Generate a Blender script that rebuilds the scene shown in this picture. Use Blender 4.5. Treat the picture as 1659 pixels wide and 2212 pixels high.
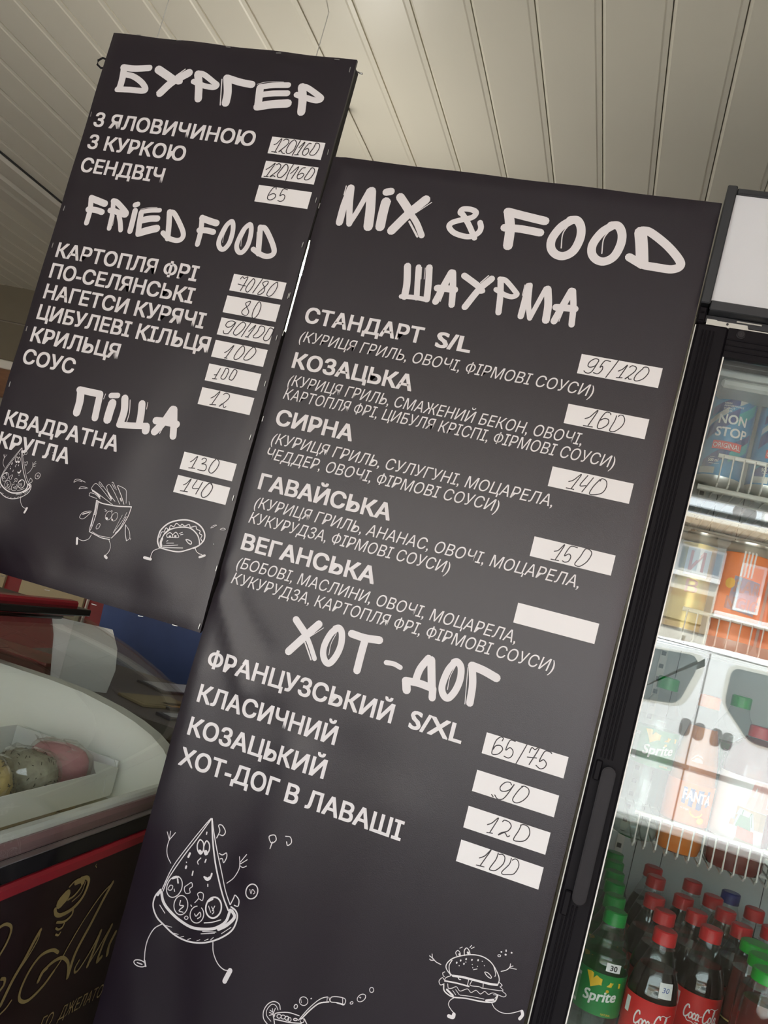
import bpy, math, random
from mathutils import Matrix, Vector

rnd = random.Random(7)
S = bpy.context.scene
for o in list(bpy.data.objects):
    bpy.data.objects.remove(o)

# ------------------------------------------------------------------ camera, world, sun, exposure
cam_data = bpy.data.cameras.new('camera')
cam_data.sensor_fit = 'HORIZONTAL'
cam_data.sensor_width = 36.0
cam_data.lens = 1900.0 / 1659.0 * 36.0
cam_data.clip_start = 0.02
cam_data.clip_end = 200.0
camera = bpy.data.objects.new('camera', cam_data)
S.collection.objects.link(camera)
RIGHT = Vector((0.93617744, 0.23961530, 0.25720868))
DOWN = Vector((0.22587997, 0.15059669, -0.96244422))
FORWARD = Vector((-0.26935114, 0.95911686, 0.08686092))
camera.matrix_world = Matrix(((RIGHT.x, -DOWN.x, -FORWARD.x, 0.1269836),
                              (RIGHT.y, -DOWN.y, -FORWARD.y, -1.2595495),
                              (RIGHT.z, -DOWN.z, -FORWARD.z, 1.5),
                              (0, 0, 0, 1)))
S.camera = camera

world = bpy.data.worlds.new('sky')
S.world = world
world.use_nodes = True
bg = world.node_tree.nodes['Background']
bg.inputs[0].default_value = (0.90, 0.95, 1.0, 1)
bg.inputs[1].default_value = 4.6

sun_data = bpy.data.lights.new('sun', 'SUN')
sun_data.energy = 12.0
sun_data.angle = math.radians(3)
sun_data.color = (1.0, 0.95, 0.88)
sun = bpy.data.objects.new('sun', sun_data)
sun.rotation_euler = Vector((-0.25, -0.62, -0.75)).to_track_quat('-Z', 'Y').to_euler()
S.collection.objects.link(sun)

S.view_settings.view_transform = 'Standard'
S.view_settings.look = 'None'
S.view_settings.gamma = 1.0
S.view_settings.use_curve_mapping = False
S.view_settings.exposure = 0.7
S.cycles.use_denoising = True
S.cycles.transparent_max_bounces = 40
S.cycles.max_bounces = 14
S.cycles.diffuse_bounces = 5
S.cycles.caustics_reflective = False
S.cycles.caustics_refractive = False

# ------------------------------------------------------------------ materials
def mat(name, col, rough=0.5, metal=0.0, spec=0.5, var=0.0, vscale=20.0, bump=0.0, bscale=60.0,
        emit=None, coat=0.0, stretch=None, sheen=0.0):
    m = bpy.data.materials.new(name)
    m.use_nodes = True
    nt = m.node_tree
    b = nt.nodes['Principled BSDF']
    b.inputs['Base Color'].default_value = (*col, 1)
    b.inputs['Roughness'].default_value = rough
    b.inputs['Metallic'].default_value = metal
    b.inputs['Specular IOR Level'].default_value = spec
    b.inputs['Coat Weight'].default_value = coat
    b.inputs['Sheen Weight'].default_value = sheen
    if emit:
        b.inputs['Emission Color'].default_value = (*emit[0], 1)
        b.inputs['Emission Strength'].default_value = emit[1]
    tc = nt.nodes.new('ShaderNodeTexCoord')
    src = tc.outputs['Object']
    if stretch:
        mp = nt.nodes.new('ShaderNodeMapping')
        mp.inputs['Scale'].default_value = stretch
        nt.links.new(src, mp.inputs[0])
        src = mp.outputs[0]
    if var:
        n = nt.nodes.new('ShaderNodeTexNoise')
        n.inputs['Scale'].default_value = vscale
        n.inputs['Detail'].default_value = 4
        nt.links.new(src, n.inputs['Vector'])
        mx = nt.nodes.new('ShaderNodeMix')
        mx.data_type = 'RGBA'
        nt.links.new(n.outputs['Fac'], mx.inputs['Factor'])
        mx.inputs['A'].default_value = (*[c * (1 - var) for c in col], 1)
        mx.inputs['B'].default_value = (*[min(1, c * (1 + var)) for c in col], 1)
        nt.links.new(mx.outputs['Result'], b.inputs['Base Color'])
    if bump:
        n2 = nt.nodes.new('ShaderNodeTexNoise')
        n2.inputs['Scale'].default_value = bscale
        nt.links.new(src, n2.inputs['Vector'])
        bp = nt.nodes.new('ShaderNodeBump')
        bp.inputs['Strength'].default_value = bump
        bp.inputs['Distance'].default_value = 0.002
        nt.links.new(n2.outputs['Fac'], bp.inputs['Height'])
        nt.links.new(bp.outputs['Normal'], b.inputs['Normal'])
    return m

def pane(name, tint=(1, 1, 1), ior=1.5, rough=0.0):
    """thin clear sheet: straight transmission plus a Fresnel reflection"""
    m = bpy.data.materials.new(name)
    m.use_nodes = True
    nt = m.node_tree
    nt.nodes.remove(nt.nodes['Principled BSDF'])
    t = nt.nodes.new('ShaderNodeBsdfTransparent')
    t.inputs[0].default_value = (*tint, 1)
    g = nt.nodes.new('ShaderNodeBsdfGlossy')
    g.inputs['Roughness'].default_value = rough
    f = nt.nodes.new('ShaderNodeFresnel')
    # the same index seen from both faces of the sheet, so that its back face does not turn into a mirror
    geo = nt.nodes.new('ShaderNodeNewGeometry')
    ex = nt.nodes.new('ShaderNodeMath'); ex.operation = 'MULTIPLY_ADD'
    ex.inputs[1].default_value = -2.0; ex.inputs[2].default_value = 1.0
    nt.links.new(geo.outputs['Backfacing'], ex.inputs[0])
    pw = nt.nodes.new('ShaderNodeMath'); pw.operation = 'POWER'
    pw.inputs[0].default_value = ior
    nt.links.new(ex.outputs[0], pw.inputs[1])
    nt.links.new(pw.outputs[0], f.inputs[0])
    mx = nt.nodes.new('ShaderNodeMixShader')
    nt.links.new(f.outputs[0], mx.inputs[0])
    nt.links.new(t.outputs[0], mx.inputs[1])
    nt.links.new(g.outputs[0], mx.inputs[2])
    nt.links.new(mx.outputs[0], nt.nodes['Material Output'].inputs[0])
    return m

M = {}
M['banner'] = mat('black_banner_vinyl', (0.0125, 0.0080, 0.0145), 0.33, spec=0.5, var=0.12, vscale=9, bump=0.10, bscale=900)
M['print'] = mat('white_print', (0.74, 0.71, 0.73), 0.5, spec=0.4)
M['card'] = mat('price_white', (0.80, 0.78, 0.79), 0.45, spec=0.4, var=0.02)
M['ink'] = mat('marker_ink', (0.022, 0.017, 0.022), 0.5)
M['batten'] = mat('painted_batten', (0.012, 0.010, 0.010), 0.7, var=0.2)
M['steel'] = mat('steel', (0.6, 0.6, 0.6), 0.35, 1.0)
M['panel'] = mat('cream_pvc', (0.80, 0.755, 0.635), 0.42, spec=0.45, var=0.03, vscale=3)
M['groove'] = mat('cream_groove', (0.72, 0.67, 0.56), 0.6, var=0.05)
M['trim'] = mat('cream_trim', (0.74, 0.70, 0.60), 0.35, spec=0.5, var=0.02)
M['wall'] = mat('grey_plaster', (0.45, 0.43, 0.38), 0.8, var=0.08, vscale=4, bump=0.2, bscale=80)
M['tile'] = mat('olive_tile', (0.17, 0.145, 0.10), 0.3, var=0.2, vscale=6)
M['grout'] = mat('tile_grout', (0.30, 0.27, 0.21), 0.8, var=0.1)
M['wood'] = mat('brown_wood', (0.20, 0.10, 0.05), 0.5, var=0.3, vscale=12, stretch=(1, 8, 8))
M['floor'] = mat('floor_tile', (0.33, 0.31, 0.28), 0.35, var=0.1, vscale=5)
M['frame'] = mat('black_plastic', (0.007, 0.006, 0.008), 0.55, spec=0.12, var=0.1, vscale=40, bump=0.05, bscale=400)
M['handle'] = mat('dark_grey_plastic', (0.020, 0.018, 0.021), 0.5, spec=0.2, var=0.08, vscale=60, bump=0.08, bscale=700)
M['bezel'] = mat('grey_metal_bezel', (0.035, 0.037, 0.042), 0.35, 0.3, var=0.1)
M['acrylic'] = mat('white_acrylic', (0.66, 0.67, 0.70), 0.12, spec=0.5, var=0.015, vscale=5)
M['carcass'] = mat('white_sheet_steel', (0.62, 0.61, 0.56), 0.3, var=0.03)
M['liner'] = mat('grey_white_liner', (0.50, 0.53, 0.53), 0.4, var=0.03, vscale=3)
M['seam'] = mat('dark_seam', (0.03, 0.03, 0.03), 0.6)
M['wire'] = mat('white_coated_wire', (0.80, 0.79, 0.75), 0.3, var=0.03)
M['glass'] = pane('door_glass', (0.97, 0.985, 0.98), 1.52)
M['hoodglass'] = pane('hood_glass', (0.955, 0.975, 0.97), 1.55)
M['pet'] = pane('clear_pet', (0.95, 0.97, 0.965), 1.5, 0.03)
M['film'] = pane('cellophane', (0.97, 0.97, 0.95), 1.6, 0.05)
M['cola'] = mat('cola', (0.010, 0.005, 0.005), 0.08, spec=0.5, var=0.2)
M['lemonade'] = pane('lemonade', (0.86, 0.91, 0.89), 1.38, 0.05)
M['orange'] = mat('orange_drink', (0.55, 0.16, 0.02), 0.1, var=0.1)
M['berry'] = mat('berry_juice', (0.13, 0.020, 0.018), 0.08, spec=0.6, var=0.2, vscale=14)
M['tea'] = mat('brown_tea', (0.16, 0.07, 0.02), 0.1, var=0.1)
M['redcap'] = mat('red_cap', (0.52, 0.012, 0.018), 0.35, var=0.06)
M['greencap'] = mat('green_cap', (0.005, 0.27, 0.045), 0.35, var=0.06)
M['limecap'] = mat('bright_green_cap', (0.008, 0.36, 0.03), 0.35, var=0.06)
M['bluecap'] = mat('blue_cap', (0.012, 0.02, 0.19), 0.35, var=0.06)
M['redlabel'] = mat('red_label', (0.62, 0.018, 0.020), 0.35, var=0.04)
M['greenlabel'] = mat('green_label', (0.004, 0.22, 0.045), 0.3, var=0.04)
M['yellow'] = mat('yellow_print', (0.80, 0.50, 0.02), 0.4, var=0.03)
M['orangelabel'] = mat('orange_label', (0.85, 0.20, 0.02), 0.35, var=0.05)
M['blueprint'] = mat('blue_print', (0.02, 0.07, 0.32), 0.35, var=0.04)
M['white'] = mat('white_label_print', (0.82, 0.82, 0.82), 0.4)
M['blackprint'] = mat('black_print', (0.02, 0.02, 0.03), 0.5)
M['aluminium'] = mat('aluminium', (0.72, 0.72, 0.70), 0.28, 0.9, var=0.03)
M['canblue'] = mat('can_blue', (0.015, 0.22, 0.46), 0.3, 0.25, var=0.06)
M['cannavy'] = mat('can_navy', (0.012, 0.035, 0.20), 0.3, 0.25, var=0.06)
M['canteal'] = mat('can_teal', (0.03, 0.38, 0.40), 0.3, 0.25, var=0.06)
M['cansilver'] = mat('can_silver', (0.62, 0.62, 0.60), 0.3, 0.6, var=0.04)
M['gold'] = mat('gold_print', (0.52, 0.41, 0.17), 0.28, 0.55, var=0.12, vscale=16)
M['goldcan'] = mat('gold_can', (0.75, 0.60, 0.22), 0.3, 0.4, var=0.06)
M['maroon'] = mat('dark_brown_panel', (0.020, 0.010, 0.010), 0.25, spec=0.5, var=0.1)
M['dustypink'] = mat('pink_reflection', (0.30, 0.17, 0.17), 0.3, var=0.1)
M['redtrim'] = mat('red_trim', (0.30, 0.018, 0.028), 0.22, spec=0.6, var=0.06)
M['gloss'] = mat('black_gloss', (0.010, 0.010, 0.011), 0.12, spec=0.5, var=0.1)
M['hoodliner'] = mat('freezer_liner', (0.84, 0.86, 0.80), 0.45, var=0.04, vscale=6)
M['cream'] = mat('cream_floor', (0.80, 0.74, 0.55), 0.5, var=0.03)
M['carton'] = mat('white_cardboard', (0.80, 0.82, 0.80), 0.6, var=0.03)
M['frost'] = mat('frost', (0.88, 0.90, 0.88), 0.8, var=0.05, bump=0.8, bscale=50)
M['paper'] = mat('white_paper', (0.88, 0.88, 0.88), 0.6)
M['bluereflect'] = mat('reflected_blue', (0.045, 0.075, 0.20), 0.4, var=0.35, vscale=7)
M['counter'] = mat('grey_counter', (0.17, 0.145, 0.155), 0.4, var=0.12, vscale=5)
M['tan'] = mat('tan_card', (0.42, 0.34, 0.20), 0.5, var=0.05)
M['palecard'] = mat('pale_blue_card', (0.62, 0.64, 0.72), 0.35, var=0.03)
M['ochre'] = mat('ochre_card', (0.55, 0.30, 0.10), 0.5, var=0.08)
M['navyframe'] = mat('navy_frame', (0.03, 0.028, 0.06), 0.4, var=0.1)
M['greengrey'] = mat('grey_green_panel', (0.25, 0.27, 0.22), 0.35, var=0.05)
M['redpanel'] = mat('red_panel', (0.22, 0.02, 0.022), 0.25, spec=0.6, var=0.15, vscale=9)
M['dryleaf'] = mat('dry_leaf', (0.40, 0.20, 0.065), 0.7, var=0.45, vscale=30, stretch=(2, 2, 12))
M['van'] = mat('white_car_paint', (0.86, 0.87, 0.88), 0.15, spec=0.5, coat=0.3, var=0.01)
M['vanglass'] = mat('van_window', (0.13, 0.15, 0.155), 0.08, spec=0.5, var=0.15, vscale=2)
M['vangrey'] = mat('van_grey', (0.22, 0.21, 0.21), 0.4, var=0.05)
M['rubber'] = mat('rubber', (0.02, 0.02, 0.02), 0.8, var=0.1)
M['stucco'] = mat('stucco', (0.70, 0.66, 0.58), 0.9, var=0.10, vscale=3, bump=0.3, bscale=20)
M['brownwood'] = mat('brown_boarding', (0.36, 0.26, 0.16), 0.7, var=0.15, vscale=3, stretch=(1, 1, 6))
M['brickred'] = mat('red_brickwork', (0.50, 0.22, 0.14), 0.8, var=0.15, vscale=8)
M['bluewin'] = mat('street_window', (0.30, 0.38, 0.46), 0.1, var=0.2, vscale=1.5)
M['asphalt'] = mat('asphalt', (0.26, 0.25, 0.25), 0.9, var=0.12, vscale=3)
M['paving'] = mat('paving', (0.42, 0.39, 0.36), 0.85, var=0.1, vscale=3)
M['shrub'] = mat('dry_shrub', (0.30, 0.26, 0.20), 0.9, var=0.3, vscale=4)
M['pink'] = mat('pink_icing', (0.62, 0.30, 0.34), 0.6, var=0.12, vscale=40, bump=0.5, bscale=120)
M['poppy'] = mat('grey_crumb', (0.34, 0.33, 0.26), 0.7, var=0.5, vscale=110, bump=0.8, bscale=120)
M['butter'] = mat('yellow_crumb', (0.60, 0.47, 0.20), 0.7, var=0.35, vscale=60, bump=0.8, bscale=100)
M['crumb'] = mat('dark_crumb', (0.06, 0.05, 0.04), 0.7)
M['farmer_blue'] = mat('light_blue_print', (0.50, 0.56, 0.68), 0.4)
M['farmer_green'] = mat('apron_green_print', (0.07, 0.24, 0.11), 0.4)
M['farmer_red'] = mat('tomato_red_print', (0.58, 0.13, 0.07), 0.4, var=0.2, vscale=80)
M['skin'] = mat('skin_print', (0.60, 0.36, 0.26), 0.4)
M['farmer_wood'] = mat('plank_print', (0.48, 0.33, 0.20), 0.4, var=0.2, vscale=60, stretch=(1, 1, 10))
M['pinkred'] = mat('pale_red_print', (0.78, 0.40, 0.36), 0.35, var=0.1)
M['bulb'] = mat('bulb_glow', (1, 1, 1), 0.3, emit=((1.0, 0.96, 0.88), 480.0))
M['tube'] = mat('added_glow_tube', (0.95, 0.97, 0.85), 0.3, emit=((0.98, 1.0, 0.82), 1.6))  # glow of the added tube, brightens the slit between the boards
M['bluepack'] = mat('blue_pack', (0.12, 0.26, 0.40), 0.3, var=0.3, vscale=25)
M['dark'] = mat('dark_void', (0.02, 0.02, 0.02), 0.8)

# ------------------------------------------------------------------ mesh helpers
class MB:
    def __init__(self):
        self.v, self.f = [], []
    def add(self, verts, faces):
        n = len(self.v)
        self.v += [tuple(p) for p in verts]
        self.f += [tuple(i + n for i in f) for f in faces]
        return self
    def box(self, x0, x1, y0, y1, z0, z1):
        p = [(x, y, z) for x in (x0, x1) for y in (y0, y1) for z in (z0, z1)]
        return self.add(p, [(0, 1, 3, 2), (4, 6, 7, 5), (0, 4, 5, 1), (2, 3, 7, 6), (0, 2, 6, 4), (1, 5, 7, 3)])
    def bevbox(self, x0, x1, y0, y1, z0, z1, b):
        """box with chamfered edges"""
        c = ((x0 + x1) / 2, (y0 + y1) / 2, (z0 + z1) / 2)
        h = ((x1 - x0) / 2, (y1 - y0) / 2, (z1 - z0) / 2)
        b = min(b, *[k * 0.9 for k in h])
        vs, idx = [], {}
        for sx in (-1, 1):
            for sy in (-1, 1):
                for sz in (-1, 1):
                    for ax in range(3):
                        s = (sx, sy, sz)
                        p = [c[k] + s[k] * (h[k] - (0 if k == ax else b)) for k in range(3)]
                        idx[(sx, sy, sz, ax)] = len(vs)
                        vs.append(p)
        fs = []
        for ax in range(3):
            u, w = (ax + 1) % 3, (ax + 2) % 3
            for s in (-1, 1):
                q = []
                for a, d in ((-1, -1), (1, -1), (1, 1), (-1, 1)):
                    k = [0, 0, 0]; k[ax], k[u], k[w] = s, a, d
                    q.append(idx[(*k, ax)])
                fs.append(q if s > 0 else q[::-1])
            for a in (-1, 1):
                for d in (-1, 1):
                    k0 = [0, 0, 0]; k1 = [0, 0, 0]
                    k0[ax], k0[u], k0[w] = -1, a, d
                    k1[ax], k1[u], k1[w] = 1, a, d
                    q = [idx[(*k0, u)], idx[(*k1, u)], idx[(*k1, w)], idx[(*k0, w)]]
                    fs.append(q if a * d > 0 else q[::-1])
        for sx in (-1, 1):
            for sy in (-1, 1):
                for sz in (-1, 1):
                    q = [idx[(sx, sy, sz, k)] for k in range(3)]
                    fs.append(q if sx * sy * sz > 0 else q[::-1])
        return self.add(vs, fs)
    def prism(self, poly, axis, a, b):
        """closed polygon of 2-D points in the other two axes, extruded along axis from a to b"""
        n = len(poly)
        def put(p, t):
            if axis == 0: return (t, p[0], p[1])
            if axis == 1: return (p[0], t, p[1])
            return (p[0], p[1], t)
        vs = [put(p, a) for p in poly] + [put(p, b) for p in poly]
        fs = [tuple(range(n)), tuple(range(2 * n - 1, n - 1, -1))]
        fs += [(i, i + n, (i + 1) % n + n, (i + 1) % n) for i in range(n)]
        return self.add(vs, fs)
    def lathe(self, prof, cx=0, cy=0, cz=0, seg=24, close=True):
        n = len(self.v)
        k = len(prof)
        vs = []
        for r, z in prof:
            for i in range(seg):
                a = 2 * math.pi * i / seg
                vs.append((cx + r * math.cos(a), cy + r * math.sin(a), cz + z))
        fs = [(j * seg + i, j * seg + (i + 1) % seg, (j + 1) * seg + (i + 1) % seg, (j + 1) * seg + i)
              for j in range(k - 1) for i in range(seg)]
        if close:
            fs.append(tuple(range(seg - 1, -1, -1)))
            fs.append(tuple(range((k - 1) * seg, k * seg)))
        return self.add(vs, fs)
    def tube(self, pts, r, seg=8):
        pts = [Vector(p) for p in pts]
        rings, up = [], Vector((0, 0, 1))
        for i, p in enumerate(pts):
            d = (pts[min(i + 1, len(pts) - 1)] - pts[max(i - 1, 0)]).normalized()
            u = d.cross(up)
            if u.length < 1e-3: u = d.cross(Vector((1, 0, 0)))
            u.normalize(); w = d.cross(u)
            rr = r[i] if isinstance(r, (list, tuple)) else r
            rings.append([p + u * rr * math.cos(2 * math.pi * k / seg) + w * rr * math.sin(2 * math.pi * k / seg) for k in range(seg)])
        vs = [q for g in rings for q in g]
        fs = [(j * seg + k, j * seg + (k + 1) % seg, (j + 1) * seg + (k + 1) % seg, (j + 1) * seg + k)
              for j in range(len(pts) - 1) for k in range(seg)]
        fs += [tuple(range(seg - 1, -1, -1)), tuple(range((len(pts) - 1) * seg, len(pts) * seg))]
        return self.add(vs, fs)
    def build(self, name, material, parent=None, smooth=False):
        me = bpy.data.meshes.new(name)
        me.from_pydata(self.v, [], self.f)
        me.update()
        if smooth:
            me.polygons.foreach_set('use_smooth', [True] * len(me.polygons))
            try:
                me.set_sharp_from_angle(angle=math.radians(40))
            except Exception:
                pass
        me.materials.append(material)
        return link(name, me, parent)

def link(name, me, parent=None):
    o = bpy.data.objects.new(name, me)
    S.collection.objects.link(o)
    if parent is not None:
        o.parent = parent
    return o

def tag(o, label=None, cat=None, group=None, kind=None):
    if label: o['label'] = label
    if cat: o['category'] = cat
    if group: o['group'] = group
    if kind: o['kind'] = kind
    return o

def empty(name, loc, label=None, cat=None, group=None, kind=None):
    o = bpy.data.objects.new(name, None)
    o.empty_display_size = 0.05
    o.location = loc
    S.collection.objects.link(o)
    return tag(o, label, cat, group, kind)

def copy_tree(o, parent=None):
    c = o.copy()
    S.collection.objects.link(c)
    c.parent = parent
    for ch in list(o.children):
        copy_tree(ch, c)
    return c

def bx(name, m, parent, *a, bev=0):
    b = MB()
    if bev: b.bevbox(*a, bev)
    else: b.box(*a)
    return b.build(name, m, parent)

# ---- flat print: strokes and type, mapped onto a surface by f(u, v, lift) -> (x, y, z)
def spline(pts, sub=7):
    if len(pts) < 3:
        return pts
    closed = math.dist(pts[0], pts[-1]) < 1e-3
    out = []
    n = len(pts)
    for i in range(n - 1):
        p1, p2 = pts[i], pts[i + 1]
        p0 = pts[i - 1] if i > 0 else (pts[-2] if closed else (2 * p1[0] - p2[0], 2 * p1[1] - p2[1]))
        p3 = pts[i + 2] if i + 2 < n else (pts[1] if closed else (2 * p2[0] - p1[0], 2 * p2[1] - p1[1]))
        for k in range(sub):
            t = k / sub
            out.append(tuple(0.5 * (2 * p1[a] + (p2[a] - p0[a]) * t + (2 * p0[a] - 5 * p1[a] + 4 * p2[a] - p3[a]) * t * t
                                    + (3 * p1[a] - p0[a] - 3 * p2[a] + p3[a]) * t ** 3) for a in (0, 1)))
    out.append(pts[-1])
    return out

def stroke(mb, pts, w, f, lift, sub=7, cap=5):
    pts = spline(pts, sub)
    q = [pts[0]]
    for p in pts[1:]:
        if math.dist(p, q[-1]) > w * 0.06 + 1e-5: q.append(p)
    if len(q) < 2:
        q.append((q[0][0] + 1e-4, q[0][1]))
    n = len(q)
    vs, fs = [], []
    h = w / 2
    dirs = []
    for i in range(n):
        a, b = q[max(i - 1, 0)], q[min(i + 1, n - 1)]
        dx, dy = b[0] - a[0], b[1] - a[1]
        l = math.hypot(dx, dy) or 1e-9
        dirs.append((dx / l, dy / l))
    for i in range(n):
        dx, dy = dirs[i]
        lf = lift + 0.00012 * i / n
        vs.append(f(q[i][0] - dy * h, q[i][1] + dx * h, lf))
        vs.append(f(q[i][0] + dy * h, q[i][1] - dx * h, lf))
    for i in range(n - 1):
        fs.append((2 * i, 2 * i + 1, 2 * i + 3, 2 * i + 2))
    for end in (0, n - 1):
        dx, dy = dirs[end]
        s = -1 if end == 0 else 1
        base = len(vs)
        lf = lift + 0.00012 * end / n
        for k in range(1, cap):
            a = math.pi * k / cap
            u = (-dy * math.cos(a) + s * dx * math.sin(a), dx * math.cos(a) + s * dy * math.sin(a))
            vs.append(f(q[end][0] + u[0] * h, q[end][1] + u[1] * h, lf))
        ring = [2 * end] + list(range(base, base + cap - 1)) + [2 * end + 1]
        fs.append(tuple(ring) if s > 0 else tuple(ring[::-1]))
    mb.add(vs, fs)

def strokes_mesh(data, f, lift=0.0006, sub=7):
    mb = MB()
    for i, st in enumerate(data):
        pts = [(st[k] / 1e4, st[k + 1] / 1e4) for k in range(1, len(st), 2)]
        stroke(mb, pts, st[0] / 1e4, f, lift + 0.00002 * (i % 24), sub)
    return mb

_type_cache = {}
def raw_type(text):
    """outline of a string in the built-in face, one em tall: points and faces"""
    if text not in _type_cache:
        cu = bpy.data.curves.new('type', 'FONT')
        cu.body = text
        cu.size = 1.0
        cu.resolution_u = 3
        o = bpy.data.objects.new('type', cu)
        S.collection.objects.link(o)
        dg = bpy.context.evaluated_depsgraph_get()
        me = o.evaluated_get(dg).to_mesh()
        _type_cache[text] = ([(v.co.x, v.co.y) for v in me.vertices], [tuple(p.vertices) for p in me.polygons])
        o.evaluated_get(dg).to_mesh_clear()
        bpy.data.objects.remove(o)
        bpy.data.curves.remove(cu)
    return _type_cache[text]

def ends(vs): return min(p[0] for p in vs), max(p[0] for p in vs)
def glyph(ch):
    """points, faces and advance of one character"""
    h0, h1 = ends(raw_type('НН')[0])
    if ch == ' ':
        w0, w1 = ends(raw_type('Н Н')[0])
        return [], [], (w1 - w0) - (h1 - h0)
    w0, w1 = ends(raw_type('Н' + ch + 'Н')[0])
    adv = (w1 - w0) - (h1 - h0)
    if ch == 'Ф':
        vo, fo = raw_type('О')
        x0, x1 = ends(vo)
        y0, y1 = min(p[1] for p in vo), max(p[1] for p in vo)
        hv = raw_type('Н')[0]
        c0, c1 = min(p[1] for p in hv), max(p[1] for p in hv)
        m = (c0 + c1) / 2
        vs = [((x - x0) * 0.97, m + (y - (y0 + y1) / 2) * 0.76) for x, y in vo]
        xm = (x1 - x0) * 0.97 / 2
        n = len(vs)
        vs += [(xm - 0.047, c0 - 0.02), (xm + 0.047, c0 - 0.02), (xm + 0.047, c1 + 0.02), (xm - 0.047, c1 + 0.02)]
        return [(x + 0.05, y) for x, y in vs], list(fo) + [(n, n + 1, n + 2, n + 3)], (x1 - x0) * 0.97 + 0.10
    vs, fs = raw_type(ch)
    return vs, fs, adv

def set_type(mb, text, f, u0, u1, base, cap, weight=0.0, slant=0.0, lift=0.0006):
    """type with its left and right extremes at u0 and u1, its baseline at base and capitals cap tall;
    weight thickens every stem by laying the letters down several times a hair apart"""
    hv = raw_type('Н')[0]
    y0, y1 = min(p[1] for p in hv), max(p[1] for p in hv)
    P, F, x = [], [], 0.0
    for ch in text:
        vs, fs, adv = glyph(ch)
        n = len(P)
        P += [(px + x, py) for px, py in vs]
        F += [tuple(i + n for i in q) for q in fs]
        x += adv
    w = max(weight, 0.0)
    sy = cap / (y1 - y0 + 2 * 0.8 * w)
    Q = [(px + slant * (py - y0), py) for px, py in P]
    a, b = ends(Q)
    sx = (u1 - u0) / (b - a + 2 * w)
    offs = [(0, 0)] if w == 0 else [(0, 0), (-w, -.8 * w), (w, -.8 * w), (w, .8 * w), (-w, .8 * w), (0, .8 * w), (0, -.8 * w), (w, 0), (-w, 0)]
    for k, (ox, oy) in enumerate(offs):
        mb.add([f(u0 + (px + ox - a + w) * sx, base + (py + oy - y0 + .8 * w) * sy, lift + 0.000012 * k) for px, py in Q], F)
    return mb

def drum(cx, cy, r, cz=0.0):
    """wrap (u, v) onto an upright cylinder whose middle faces the street side"""
    def f(u, v, lift):
        a = u / r - math.pi / 2
        return (cx + (r + lift) * math.cos(a), cy + (r + lift) * math.sin(a), cz + v)
    return f

def patch(mb, poly, f, lift, nu=1):
    """flat polygon of (u, v) points pressed on a surface; split in strips along u so that it can bend"""
    if nu == 1:
        mb.add([f(u, v, lift) for u, v in poly], [tuple(range(len(poly)))])
        return mb
    (a0, b0), (a1, b1), (a2, b2), (a3, b3) = poly
    vs = []
    for k in range(nu + 1):
        t = k / nu
        vs.append(f(a0 + (a1 - a0) * t, b0 + (b1 - b0) * t, lift))
        vs.append(f(a3 + (a2 - a3) * t, b3 + (b2 - b3) * t, lift))
    mb.add(vs, [(2 * k, 2 * k + 2, 2 * k + 3, 2 * k + 1) for k in range(nu)])
    return mb
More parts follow.
